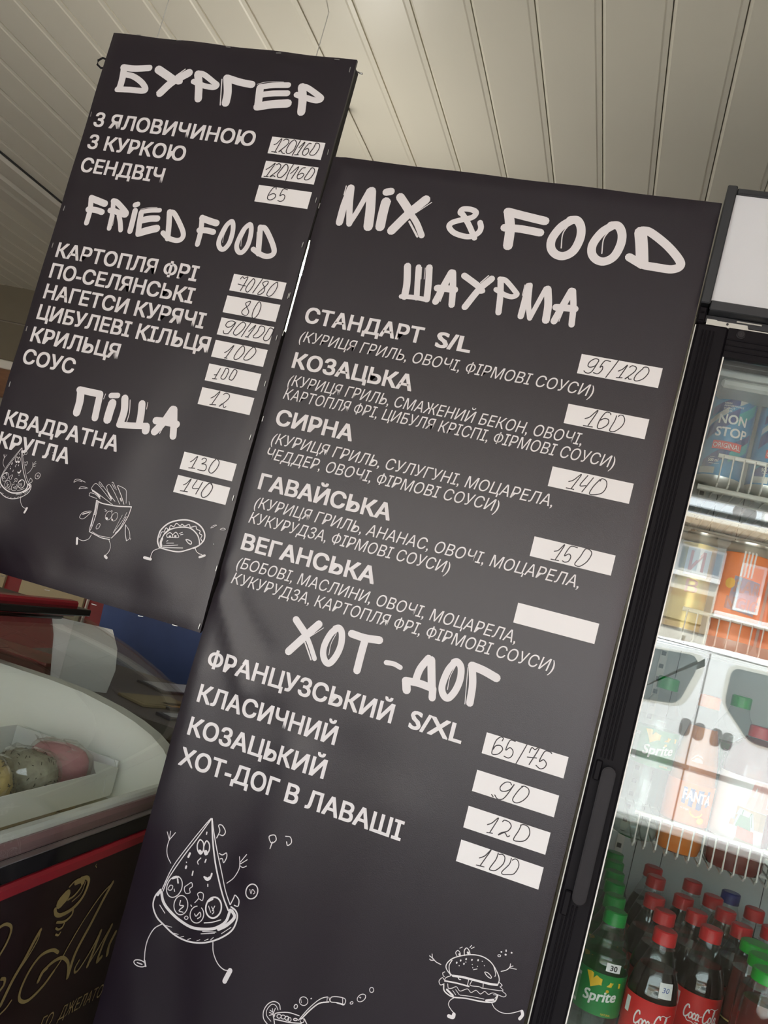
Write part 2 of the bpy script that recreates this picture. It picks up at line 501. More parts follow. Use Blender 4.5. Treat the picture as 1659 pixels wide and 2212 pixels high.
# flat print on the boards and the freezer front, measured on their own surfaces, in units of 0.1 mm:
# strokes are [width, x, z, x, z, ...]
STROKES = {
 'b_head1': [[119,-8981,22710,-8753,22705,-8457,22745],[129,-8959,22704,-8929,22499,-8923,22310],[108,-8911,22584,-8723,22559,-8521,22464,-8407,22353,-8455,22312,-8725,22307,-8963,22290],[149,-8270,22732,-8113,22660,-7936,22576],[148,-7662,22729,-7921,22530,-8095,22302],[19,-7751,22788,-7885,22652],[16,-8085,22407,-8168,22310],[99,-7809,22541,-7775,22550],[139,-7486,22726,-7407,22528,-7340,22283],[98,-7501,22740,-7376,22731,-7144,22610,-7068,22563,-7123,22517,-7313,22528,-7529,22583],[20,-7010,22678,-6900,22218],[146,-6912,22696,-6833,22460,-6812,22269],[129,-6931,22714,-6662,22667,-6433,22646],[137,-6264,22602,-6205,22267],[101,-6279,22613,-6058,22664,-5768,22697],[107,-6218,22476,-6015,22521,-5742,22553],[149,-6213,22266,-5959,22331,-5685,22376],[10,-6336,22659,-6219,22704,-6077,22727,-5867,22743],[144,-5515,22688,-5443,22479,-5401,22256],[102,-5534,22697,-5409,22683,-5164,22560,-5122,22514,-5205,22481,-5407,22512,-5571,22545]],
 'b_head2': [[98,-8821,20268,-8769,20035,-8761,19805],[122,-8808,20252,-8658,20223,-8518,20194],[108,-8809,20049,-8661,20057,-8525,20038],[88,-8366,20253,-8315,20033,-8292,19773],[102,-8371,20266,-8283,20245,-8098,20124,-8050,20074,-8089,20053,-8290,20090,-8378,20091],[90,-8179,20026,-8112,19903,-8062,19778],[8,-8265,20014,-8240,19831],[95,-7931,20253,-7885,20274],[103,-7898,20153,-7886,19963,-7878,19784],[100,-7771,20136,-7748,19957,-7709,19754],[81,-7777,20148,-7619,20197,-7438,20226],[116,-7733,19998,-7573,20054,-7438,20076],[134,-7699,19777,-7523,19856,-7394,19904],[8,-7804,20193,-7649,20246,-7500,20269],[101,-7246,20224,-7184,19987,-7137,19762],[90,-7239,20225,-7150,20208,-6973,20025,-6873,19884,-6882,19792,-6969,19752,-7130,19774,-7254,19846],[8,-7270,20145,-7203,19880],[91,-6621,20219,-6572,19980,-6562,19746],[115,-6613,20201,-6442,20170,-6331,20155],[102,-6604,19990,-6454,20006,-6341,19995],[83,-6076,20225,-6148,20132,-6193,19933,-6188,19816,-6129,19739,-6060,19744,-6003,19859,-5998,20036,-6031,20179,-6080,20225],[10,-6111,20123,-6138,19971,-6123,19848],[83,-5739,20219,-5813,20123,-5858,19925,-5853,19809,-5794,19733,-5725,19741,-5669,19859,-5665,20028,-5694,20170,-5743,20221],[10,-5772,20126,-5803,19963,-5782,19834],[91,-5539,20205,-5493,20010,-5440,19756],[90,-5531,20201,-5444,20190,-5285,20012,-5184,19854,-5198,19772,-5292,19733,-5421,19759,-5551,19817],[9,-5570,20115,-5511,19861]],
 'b_head3': [[139,-7892,16929,-7849,16748,-7844,16551],[119,-7922,16937,-7728,16937,-7522,16940],[123,-7521,16937,-7503,16723,-7485,16534],[11,-7423,16964,-7431,16874],[95,-7314,16957,-7194,16982],[150,-7248,16836,-7252,16679,-7249,16555],[130,-7049,16961,-6993,16759,-6994,16537],[126,-6712,16935,-6672,16758,-6654,16614],[107,-7010,16516,-6780,16545,-6529,16591],[136,-6519,16583,-6505,16519],[14,-6945,16955,-6890,16753,-6885,16593],[11,-6616,16977,-6603,16866],[127,-6149,16956,-6236,16728,-6346,16535],[118,-6124,16961,-6058,16739,-6006,16532],[124,-6379,16717,-6209,16734,-6008,16733],[13,-6216,16666,-6251,16526]],
 'm_head1': [[122,-4191,21075,-4220,20767,-4218,20483],[102,-4178,21081,-4121,20766,-4048,20484],[87,-4048,20484,-3965,20731,-3874,21073],[157,-3834,21064,-3767,20760,-3725,20485],[17,-4273,21097,-4271,20946],[123,-3586,21086,-3512,21108],[156,-3549,20925,-3545,20706,-3531,20511],[14,-3474,20950,-3484,20715],[138,-3337,21036,-3208,20910,-3092,20786],[98,-3092,20786,-2959,20651,-2830,20468],[33,-3085,20661,-2894,20438],[143,-2917,21052,-3132,20780,-3330,20473],[14,-2813,21022,-3017,20818],[88,-2002,20553,-2137,20741,-2269,20888,-2323,20924,-2300,20980,-2210,20996,-2115,20982,-2078,20943,-2124,20870,-2293,20801,-2412,20740,-2437,20670,-2338,20588,-2169,20555,-2047,20574,-1960,20647,-1944,20729,-1977,20806],[147,-1581,21021,-1501,20781,-1466,20509],[133,-1601,21039,-1317,21005,-1012,20973],[122,-1589,20782,-1343,20797,-1038,20783],[125,-24,21044,-149,20921,-232,20729,-215,20582,-125,20495,-5,20487,110,20585,161,20782,139,20949,59,21054,-41,21045],[127,-628,21041,-755,20916,-840,20721,-822,20573,-729,20485,-606,20477,-488,20576,-437,20775,-461,20945,-542,21051,-646,21042],[17,-37,20979,-98,20824,-73,20601],[17,-641,20976,-702,20815,-674,20593],[176,396,21002,457,20805,524,20543],[124,417,21038,537,21021,809,20859,1018,20673,1046,20576,940,20515,726,20513,535,20523,326,20604]],
 'm_head2': [[113,-2922,19945,-2857,19666,-2840,19461],[90,-2744,19958,-2700,19731,-2645,19471],[105,-2575,19978,-2524,19740,-2482,19476],[75,-2893,19452,-2698,19470,-2480,19469],[11,-2695,19962,-2655,19776],[11,-2636,19962,-2607,19784],[108,-2213,19954,-2274,19725,-2337,19463],[100,-2189,19958,-2125,19712,-2078,19454],[111,-2365,19677,-2228,19692,-2094,19694],[15,-2249,19615,-2266,19479],[99,-2003,19937,-1886,19880,-1738,19805],[102,-1579,19957,-1726,19759,-1869,19456],[18,-1637,19997,-1728,19872],[80,-1693,19737,-1665,19747],[94,-1441,19967,-1385,19723,-1347,19459],[79,-1456,19974,-1359,19962,-1178,19818,-1146,19773,-1210,19730,-1322,19743,-1471,19802],[96,-1008,19939,-1005,19695,-1006,19458],[78,-987,19954,-941,19669,-868,19451],[71,-868,19451,-808,19692,-745,19939],[113,-716,19933,-652,19700,-629,19462],[11,-1063,19945,-1061,19778],[102,-370,19965,-434,19738,-508,19469],[91,-347,19969,-284,19727,-246,19461],[105,-531,19681,-406,19695,-255,19703],[14,-417,19631,-438,19481]],
 'm_head3': [[107,-3156,14253,-3055,14172,-2939,14080],[73,-2939,14080,-2827,13939,-2713,13777],[115,-2787,14280,-2948,14050,-3138,13770],[22,-2926,13967,-2763,13747],[10,-2700,14248,-2868,14069],[98,-2505,14291,-2574,14184,-2617,14007,-2599,13869,-2530,13776,-2460,13785,-2395,13925,-2374,14096,-2409,14251,-2466,14306,-2521,14285],[10,-2488,14219,-2525,14054,-2513,13887],[112,-2261,14278,-2054,14270,-1828,14297],[112,-2040,14219,-2042,14023,-2039,13787],[71,-1648,14014,-1529,14025,-1425,14002],[107,-1060,14237,-1141,14057,-1162,13861],[116,-1014,14224,-967,14058,-914,13872],[107,-1305,13842,-1113,13861,-891,13844],[123,-1290,13834,-1253,13721],[106,-889,13838,-867,13718],[99,-674,14294,-741,14157,-771,13972,-757,13858,-697,13782,-632,13786,-569,13912,-545,14083,-574,14240,-640,14301,-690,14285],[10,-654,14238,-693,14065,-683,13889],[105,-422,14291,-355,14055,-329,13797],[118,-429,14306,-260,14286,-53,14236],[11,-479,14266,-393,13764]],
 'm_pizza': [[13,-3626,11093,-3692,10966,-3849,10623,-3996,10248,-4060,9906],[15,-3615,11096,-3747,10761,-3884,10442,-4009,10080,-4037,9885],[23,-3607,11094,-3514,10815,-3381,10511,-3241,10271,-3108,10088,-2984,9955],[15,-3592,11068,-3539,10946,-3412,10697,-3260,10437,-3116,10199,-2984,10040],[23,-4082,9892,-4136,9769,-4126,9634,-4025,9507,-3896,9437,-3710,9353,-3519,9329,-3334,9361,-3151,9438,-2973,9568,-2844,9727,-2821,9904,-2872,9988,-2957,10015],[40,-4058,9860,-3996,9748,-3887,9659,-3701,9574,-3480,9537,-3273,9581,-3103,9658,-2978,9793,-2956,9970],[46,-2930,9968,-2865,9900,-2943,9760,-3052,9659],[36,-4079,9882,-4101,9805],[9,-3881,9431,-3764,9437],[9,-3752,9361,-3638,9373],[9,-3591,9350,-3547,9376],[9,-3475,9356,-3433,9388],[9,-3330,9391,-3288,9423],[9,-3215,9437,-3164,9478],[9,-3126,9481,-3095,9525],[12,-4027,9679,-3920,9595],[10,-3281,9545,-3076,9611],[10,-3295,9506,-3095,9588],[10,-2989,9619,-2876,9749],[18,-3698,10754,-3720,10677,-3688,10595,-3631,10561,-3608,10633,-3637,10727,-3701,10753],[18,-3598,10770,-3615,10677,-3586,10605,-3551,10576,-3521,10650,-3542,10736,-3600,10769],[45,-3656,10599,-3631,10581],[45,-3565,10621,-3545,10598],[17,-3628,10888,-3626,10859],[31,-3796,10518,-3805,10463],[28,-3797,10326,-3797,10300],[19,-3676,10291,-3673,10234],[14,-3615,10508,-3648,10445,-3627,10412],[19,-3531,10513,-3535,10471],[16,-3404,10187,-3395,10161],[14,-3813,10384,-3809,10380],[26,-3487,10268,-3440,10261,-3393,10300,-3388,10348],[44,-3460,10257,-3430,10251,-3402,10280],[14,-3776,9999,-3786,9945,-3807,9897,-3839,9861,-3876,9840,-3915,9838,-3950,9855,-3979,9888,-3996,9934,-4000,9988,-3991,10042,-3969,10090,-3937,10127,-3900,10147,-3861,10149,-3826,10132,-3798,10099,-3781,10053,-3776,9999],[14,-3615,9802,-3612,9755,-3622,9710,-3643,9674,-3674,9649,-3710,9639,-3747,9646,-3781,9668,-3808,9703,-3824,9747,-3827,9794,-3817,9839,-3795,9876,-3765,9900,-3728,9910,-3691,9903,-3657,9880,-3631,9845,-3615,9802],[14,-3395,9846,-3367,9828,-3346,9801,-3333,9768,-3331,9731,-3339,9695,-3356,9663,-3381,9637,-3411,9621,-3444,9616,-3477,9621,-3505,9638,-3528,9664,-3542,9697,-3545,9733,-3539,9769,-3523,9803,-3499,9829,-3469,9847],[23,-3096,9940,-3096,9890,-3111,9843,-3138,9805,-3174,9779,-3216,9770,-3257,9779,-3294,9803,-3321,9842,-3335,9889,-3335,9939,-3320,9986,-3293,10025,-3256,10050,-3214,10059,-3173,10050,-3136,10025,-3110,9987,-3096,9940],[16,-2618,10331,-2626,10295,-2645,10262,-2671,10238,-2702,10224,-2733,10224,-2761,10236,-2783,10260,-2795,10292,-2797,10329,-2789,10366,-2770,10398,-2744,10423,-2713,10436,-2682,10436,-2654,10424,-2632,10400,-2620,10368,-2618,10331],[12,-3955,9994,-3974,9929,-3923,9935,-3915,9996,-3961,9992],[24,-3873,10114,-3851,10064],[28,-3949,10100,-3871,10148],[14,-3884,9960,-3868,9931],[15,-3745,9835,-3737,9768,-3674,9778,-3726,9692,-3660,9691],[14,-3476,9732,-3443,9710,-3401,9782,-3373,9734,-3410,9687],[12,-3297,9909,-3237,9839],[12,-3247,9915,-3193,9865,-3207,9826],[12,-3204,9941,-3220,9867],[30,-3328,9967,-3268,10022],[10,-2747,10348,-2711,10293,-2707,10362,-2660,10333,-2677,10304],[12,-3741,10032,-3704,10079,-3654,10131,-3626,10083,-3657,10037,-3635,9987,-3691,9957,-3728,9990,-3736,10036],[12,-3522,9877,-3482,9959,-3516,10005,-3483,10045,-3428,10036,-3414,9949,-3467,9953],[14,-3461,10855,-3443,10965,-3484,11034,-3430,11051,-3357,10982,-3376,10918,-3427,10913],[14,-3361,10657,-3307,10651,-3256,10697,-3233,10641,-3257,10553,-3291,10599,-3326,10587],[15,-2978,10042,-2957,10140,-2947,10189,-2870,10147,-2857,10061,-2917,10052],[12,-3618,9620,-3596,9656,-3560,9646,-3576,9612,-3610,9617],[14,-3293,9665,-3174,9718,-3056,9794],[16,-3571,9826,-3554,9814],[12,-4038,10297,-4119,10382,-4159,10486,-4162,10602],[12,-4156,10604,-4225,10705],[12,-4160,10615,-4177,10732],[12,-4158,10609,-4097,10735],[12,-3122,10300,-3039,10408,-2993,10550,-3009,10647],[12,-3008,10642,-3037,10718],[12,-3004,10649,-2937,10786],[12,-2992,10630,-2905,10722],[12,-2997,10605,-2943,10595,-2891,10635],[14,-3921,9433,-4011,9339,-4063,9171,-4064,9009,-4032,8860],[14,-3997,8801,-4004,8786,-4022,8772,-4048,8762,-4079,8756,-4111,8755,-4141,8760,-4164,8770,-4179,8783,-4182,8798,-4175,8814,-4157,8827,-4131,8837,-4100,8843,-4068,8844,-4038,8839,-4015,8829,-4001,8816,-3997,8801],[23,-4029,8861,-3987,8791],[16,-4129,8797,-4049,8797],[14,-3081,9462,-3035,9333,-2928,9214,-2811,9166,-2717,9189],[70,-2716,9187,-2738,9093,-2754,9022],[14,-2669,11144,-2593,11189,-2553,11128,-2610,11069,-2669,11144],[14,-2600,11086,-2608,10988],[13,-2432,11222,-2361,11231,-2326,11162,-2369,11108,-2397,11152]],
 'b_fries': [[12,-7001,15222,-6977,15027,-6973,14788,-6964,14706],[12,-6961,15211,-6936,15028,-6939,14820,-6953,14728],[15,-6979,15195,-6956,15008,-6960,14991],[13,-6977,14987,-6959,14799],[18,-7000,15222,-6894,15199,-6751,15204,-6585,15219,-6360,15263],[13,-6359,15259,-6369,15106,-6432,14893,-6546,14699],[6,-6409,15160,-6440,15026,-6540,14788],[5,-6473,15098,-6506,14955,-6543,14783],[10,-6399,15091,-6449,14889,-6505,14789],[13,-6963,14704,-6847,14682,-6713,14659,-6572,14669],[8,-6912,14714,-6775,14684,-6651,14690,-6563,14695],[7,-6652,15027,-6659,15002,-6672,14981,-6689,14967,-6708,14961,-6727,14964,-6743,14975,-6754,14994,-6760,15017,-6758,15043,-6751,15068,-6738,15089,-6721,15103,-6702,15109,-6683,15106,-6667,15095,-6656,15076,-6651,15052,-6652,15027],[7,-6548,15033,-6555,15009,-6567,14989,-6582,14975,-6599,14969,-6616,14972,-6630,14983,-6640,15001,-6645,15023,-6644,15048,-6636,15072,-6624,15092,-6609,15106,-6592,15112,-6575,15110,-6561,15099,-6551,15081,-6546,15058,-6548,15033],[33,-6727,14986,-6717,14980],[29,-6626,14986,-6621,14982],[7,-6807,15115,-6756,15099],[7,-6685,15127,-6655,15118],[7,-6792,15086,-6771,15090],[7,-6808,14818,-6815,14802,-6824,14789,-6834,14780,-6844,14776,-6853,14779,-6859,14786,-6863,14799,-6862,14815,-6859,14832,-6852,14848,-6843,14861,-6833,14870,-6823,14874,-6814,14871,-6807,14864,-6804,14851,-6804,14835,-6808,14818],[8,-7151,15373,-7151,15421,-7097,15486,-6947,15411,-6738,15275],[8,-7153,15379,-6992,15329,-6693,15221],[8,-7052,15507,-7035,15524,-6923,15449,-6806,15371],[8,-7050,15501,-6968,15455],[8,-6897,15479,-6848,15522,-6711,15409,-6571,15258],[8,-6897,15479,-6820,15384,-6669,15283],[8,-6818,15556,-6801,15572,-6703,15467],[8,-6808,15539,-6744,15482],[8,-6701,15515,-6692,15542,-6547,15511,-6507,15432,-6468,15298],[11,-6693,15517,-6590,15397,-6500,15274],[8,-7162,15265,-7160,15314,-7059,15313,-6941,15260],[8,-7162,15265,-7011,15252],[25,-7125,15358,-7039,15334,-6961,15291],[23,-6831,15390,-6744,15305],[20,-6588,15349,-6561,15314],[8,-6428,15339,-6398,15290],[8,-7523,15418,-7514,15461,-7448,15484,-7307,15463],[8,-7518,15417,-7458,15457,-7374,15456],[8,-7388,15333,-7371,15367,-7313,15384,-7228,15379],[8,-7387,15331,-7314,15360,-7251,15366],[8,-7036,15029,-7175,14980,-7215,14907,-7205,14877,-7149,14874,-7099,14918,-7036,15027],[17,-7065,15006,-7174,14948],[11,-6371,14963,-6329,14823,-6275,14718],[8,-6275,14718,-6233,14775,-6278,14883,-6371,14963],[6,-6229,14776,-6211,14773,-6212,14749],[8,-6909,14663,-6934,14590,-7016,14538,-7099,14541,-7143,14563],[36,-7144,14551,-7118,14461],[8,-6578,14660,-6524,14578,-6520,14485,-6558,14412],[44,-6565,14393,-6533,14373]],
 'b_taco': [[23,-5677,14753,-5741,14842,-5754,14955,-5735,15044,-5644,15161,-5506,15241,-5346,15285,-5194,15279,-5077,15234,-4993,15149,-4974,15050,-5024,14954,-5104,14883],[19,-5685,14887,-5659,14989,-5572,15083,-5409,15154,-5252,15171,-5118,15109,-5053,15030,-5027,14964],[13,-5727,14909,-5720,14995,-5679,15015,-5666,15082,-5613,15063,-5600,15135,-5540,15128,-5514,15192,-5436,15167,-5418,15202,-5361,15185,-5293,15226,-5258,15188,-5177,15225,-5147,15185,-5080,15170,-5078,15129,-5027,15110,-5034,15061,-4999,15023],[19,-5677,14753,-5513,14751,-5333,14769,-5183,14842,-5078,14910],[11,-5623,14766,-5287,14843],[10,-5620,14793,-5381,14867],[10,-5579,14850,-5461,14879],[39,-5677,14900,-5680,14836,-5651,14780],[28,-5659,14989,-5594,15078],[12,-5597,14940,-5618,14977,-5577,15024,-5523,15001,-5505,14963],[12,-5517,15002,-5481,15053,-5439,15031,-5408,14986,-5510,14961,-5597,14940],[32,-5562,14965,-5552,14967],[32,-5473,14991,-5462,14994],[10,-5416,15047,-5367,15078],[10,-5388,15033,-5347,15051],[15,-5273,14982,-5229,14988,-5172,14970,-5166,14935,-5214,14939,-5273,14982],[11,-5589,14879,-5570,14894],[11,-5673,14741,-5759,14680,-5775,14602,-5770,14561],[43,-5881,14539,-5761,14540],[11,-5081,14899,-5049,14854,-4995,14826,-4937,14822],[36,-4965,14774,-4888,14819],[8,-4918,15256,-4883,15306,-4831,15323,-4875,15282,-4918,15256],[8,-4754,15274,-4712,15305,-4667,15295,-4703,15276,-4754,15274],[8,-4798,15027,-4794,15026]],
 'm_burger': [[13,323,10230,245,10290,238,10356,297,10446,419,10529,548,10585,684,10605,804,10571,907,10482,957,10404,954,10336],[12,293,10420,273,10340,306,10254,365,10226],[9,841,10545,893,10458,893,10419],[28,353,10232,488,10262,646,10281,842,10304,946,10328],[10,268,10123,266,10171,325,10222],[19,266,10132,423,10160,592,10178],[9,570,10262,570,10185],[9,618,10271,607,10198,722,10222,773,10221,768,10277],[9,773,10221,1028,10281,988,10319],[10,266,10093,223,10062,191,10104,223,10160,252,10146],[10,237,10243,214,10220,231,10187,247,10183],[9,313,10110,336,10060,383,10077,435,10116,495,10080,581,10141,639,10114,697,10164,763,10140,810,10191,865,10173,916,10211,985,10213,1065,10213,1090,10251,1029,10277],[9,966,10369,1011,10347,996,10327],[11,423,10238,449,10218,467,10225],[17,264,10082,287,10013,357,9980,440,9977,592,10019,757,10046,890,10077,969,10120,987,10204],[9,508,10031,660,10068,825,10096],[27,322,10036,416,9992],[8,434,10077,497,10032],[8,399,10054,451,10015],[28,857,10088,946,10131],[9,930,10192,978,10201,960,10155],[10,346,10493,316,10531,337,10568,372,10551,387,10513],[12,438,10536,422,10598,442,10640,482,10620,509,10576],[25,368,10530,371,10524],[31,474,10586,479,10582],[9,354,10603,383,10629],[9,483,10659,499,10694],[9,505,10652,537,10684],[11,751,10425,794,10431,847,10402,843,10377,790,10391,751,10425],[19,362,10415,361,10406],[19,406,10460,405,10452],[19,472,10503,471,10495],[19,459,10435,458,10427],[19,549,10521,548,10513],[19,629,10545,628,10537],[11,684,10548,685,10545],[11,725,10505,726,10502],[12,402,10388,403,10385],[11,640,10464,640,10461],[11,567,10462,568,10459],[11,477,10464,478,10460],[11,583,10427,584,10423],[9,599,10404,643,10430],[8,902,10701,902,10696,900,10691,895,10686,890,10683,883,10681,877,10680,871,10681,867,10683,865,10687,865,10692,867,10697,872,10701,877,10705,884,10707,890,10708,895,10707,900,10704,902,10701],[19,897,10749,901,10751],[15,953,10794,957,10778],[23,959,10735,963,10736],[21,1029,10785,1032,10786],[12,161,10314,92,10323,37,10352,-14,10368],[10,32,10351,13,10403],[12,-3,10328,19,10321,52,10333],[10,955,10509,1019,10552,1051,10602,1051,10645],[9,1051,10602,1089,10630],[9,1054,10593,1140,10605],[10,441,9973,395,9917,390,9857,443,9809,494,9780],[48,490,9768,485,9728,430,9722],[10,932,10088,991,10033,1095,10015,1205,10051,1323,10129],[39,1336,10126,1354,10083,1329,10025]],
 'm_drink': [[13,-1858,8948,-1893,9008,-1977,9014,-2052,8949,-2086,8842,-2057,8747,-1976,8693],[11,-1887,8927,-1935,8972,-1998,8964,-2043,8878,-2026,8801,-1946,8752],[11,-1941,8854,-2000,8853],[11,-1944,8863,-1972,8916],[11,-1939,8865,-1931,8936],[11,-1940,8849,-1989,8815],[11,-1947,8872,-1998,8885],[13,-1912,8833,-1902,8879,-1736,8952,-1567,8973],[15,-1941,8854,-1870,8713],[15,-1895,8797,-1679,8837,-1509,8891],[15,-1483,8963,-1420,8904],[11,-1819,8868,-1818,8859,-1821,8850,-1827,8841,-1836,8835,-1846,8831,-1857,8830,-1866,8833,-1874,8838,-1878,8846,-1879,8855,-1876,8864,-1869,8873,-1861,8879,-1850,8883,-1840,8884,-1830,8881,-1823,8876,-1819,8868],[11,-1758,8880,-1757,8871,-1760,8862,-1766,8854,-1775,8847,-1785,8843,-1796,8843,-1805,8845,-1813,8851,-1817,8858,-1818,8867,-1815,8877,-1809,8885,-1800,8892,-1789,8895,-1779,8896,-1770,8894,-1762,8888,-1758,8880],[11,-1701,8886,-1701,8877,-1704,8868,-1710,8859,-1718,8853,-1729,8849,-1739,8848,-1749,8851,-1756,8856,-1760,8864,-1761,8873,-1758,8882,-1752,8891,-1743,8897,-1733,8901,-1722,8902,-1713,8899,-1706,8894,-1701,8886],[11,-1667,8883,-1666,8875,-1667,8866,-1672,8858,-1679,8852,-1687,8849,-1695,8849,-1703,8852,-1709,8858,-1713,8866,-1714,8875,-1712,8884,-1708,8892,-1701,8897,-1693,8900,-1684,8900,-1677,8897,-1671,8891,-1667,8883],[10,-1482,8943,-1481,8932,-1483,8922,-1489,8913,-1496,8906,-1506,8903,-1516,8903,-1525,8906,-1532,8913,-1536,8922,-1538,8932,-1535,8943,-1530,8952,-1522,8958,-1513,8962,-1503,8962,-1494,8958,-1487,8952,-1482,8943],[13,-1579,8917,-1579,8911,-1583,8906,-1589,8900,-1597,8895,-1607,8892,-1616,8890,-1624,8890,-1630,8892,-1633,8896,-1633,8901,-1629,8907,-1623,8913,-1614,8918,-1605,8921,-1596,8923,-1588,8923,-1582,8920,-1579,8917],[11,-1561,8913,-1474,9091,-1380,9241,-1310,9319,-1242,9363],[17,-1525,8947,-1433,9107,-1333,9238,-1204,9309],[9,-1243,9365,-1232,9306],[9,-1221,9368,-1191,9322],[12,-1185,9381,-1088,9422,-988,9428,-989,9350,-1089,9344,-1179,9321,-1187,9377],[10,-1027,9424,-1008,9359],[19,-1088,9341,-989,9353],[10,-1500,9200,-1498,9180,-1504,9160,-1516,9142,-1534,9128,-1555,9121,-1576,9120,-1595,9126,-1610,9138,-1619,9155,-1621,9175,-1616,9195,-1603,9213,-1585,9227,-1565,9234,-1543,9235,-1524,9229,-1509,9217,-1500,9200],[8,-1607,9188,-1583,9145],[12,-1626,9069,-1628,9059,-1633,9050,-1640,9043,-1648,9040,-1656,9039,-1664,9042,-1670,9048,-1673,9057,-1673,9067,-1671,9076,-1666,9085,-1659,9092,-1651,9096,-1643,9096,-1635,9093,-1630,9087,-1626,9078,-1626,9069],[15,-1465,9249,-1458,9256],[10,-876,9428,-873,9424,-872,9419,-874,9412,-878,9406,-883,9401,-889,9396,-896,9394,-901,9394,-906,9397,-909,9401,-910,9406,-908,9413,-905,9419,-899,9424,-893,9429,-887,9431,-881,9431,-876,9428],[10,-736,9576,-727,9566,-723,9550,-726,9531,-735,9511,-748,9492,-765,9477,-784,9467,-801,9464,-816,9468,-825,9479,-829,9495,-826,9514,-817,9534,-803,9553,-786,9568,-768,9577,-751,9580,-736,9576],[8,-805,9517,-786,9529,-787,9513],[10,-639,9681,-638,9670,-640,9659,-645,9649,-653,9642,-663,9639,-673,9639,-682,9643,-689,9651,-694,9661,-695,9672,-693,9683,-687,9693,-679,9700,-670,9703,-660,9703,-651,9699,-644,9691,-639,9681]],
 'gold': [[56,-543,8263,-461,8391,-288,8454,-78,8452,88,8375,223,8243,306,8020],[29,-168,8289,-53,8399,53,8578,312,8908,634,9198,915,9331],[74,915,9331,772,9121,569,8767,343,8395,306,8029],[53,-201,8573,-344,8654,-524,8691,-711,8669,-873,8522,-954,8294,-894,8131,-669,8044,-377,8131,-168,8289],[70,-393,8416,-495,8379,-541,8274],[38,526,8211,463,8109,514,8029,640,8074,852,8308,977,8537],[73,981,8529,926,8258,859,8013],[32,859,8013,1077,8249,1307,8533],[70,1312,8525,1193,8267,1147,7996,1259,8020],[78,1526,8342,1424,8165,1448,7999],[69,-886,9111,-973,8979,-1081,8768,-1241,8525,-1358,8239],[25,-873,9101,-890,8964,-1012,8780,-1155,8632],[30,-1357,8081,-1207,8135,-1120,8211],[48,-1496,8470,-1425,8534,-1443,8619,-1528,8655],[45,-1941,9465,-1810,9473,-1674,9406,-1630,9309,-1658,9173,-1736,9043],[195,-554,9418,-445,9480],[29,-425,9611,-312,9663,-155,9655],[93,-267,9639,-109,9631,-66,9588],[63,-158,9662,10,9639,108,9544,60,9339,-144,9217,-421,9197,-580,9249,-656,9343],[34,-73,9602,-85,9517,-215,9425,-365,9403],[19,17,9580,-34,9415,-227,9341],[42,-126,9193,-124,9111,-280,9059,-498,9109],[33,-273,9024,-303,8977,-396,8974,-478,9017],[31,-310,8905,-349,8877,-431,8911],[13,204,9798,193,9775,234,9739]],
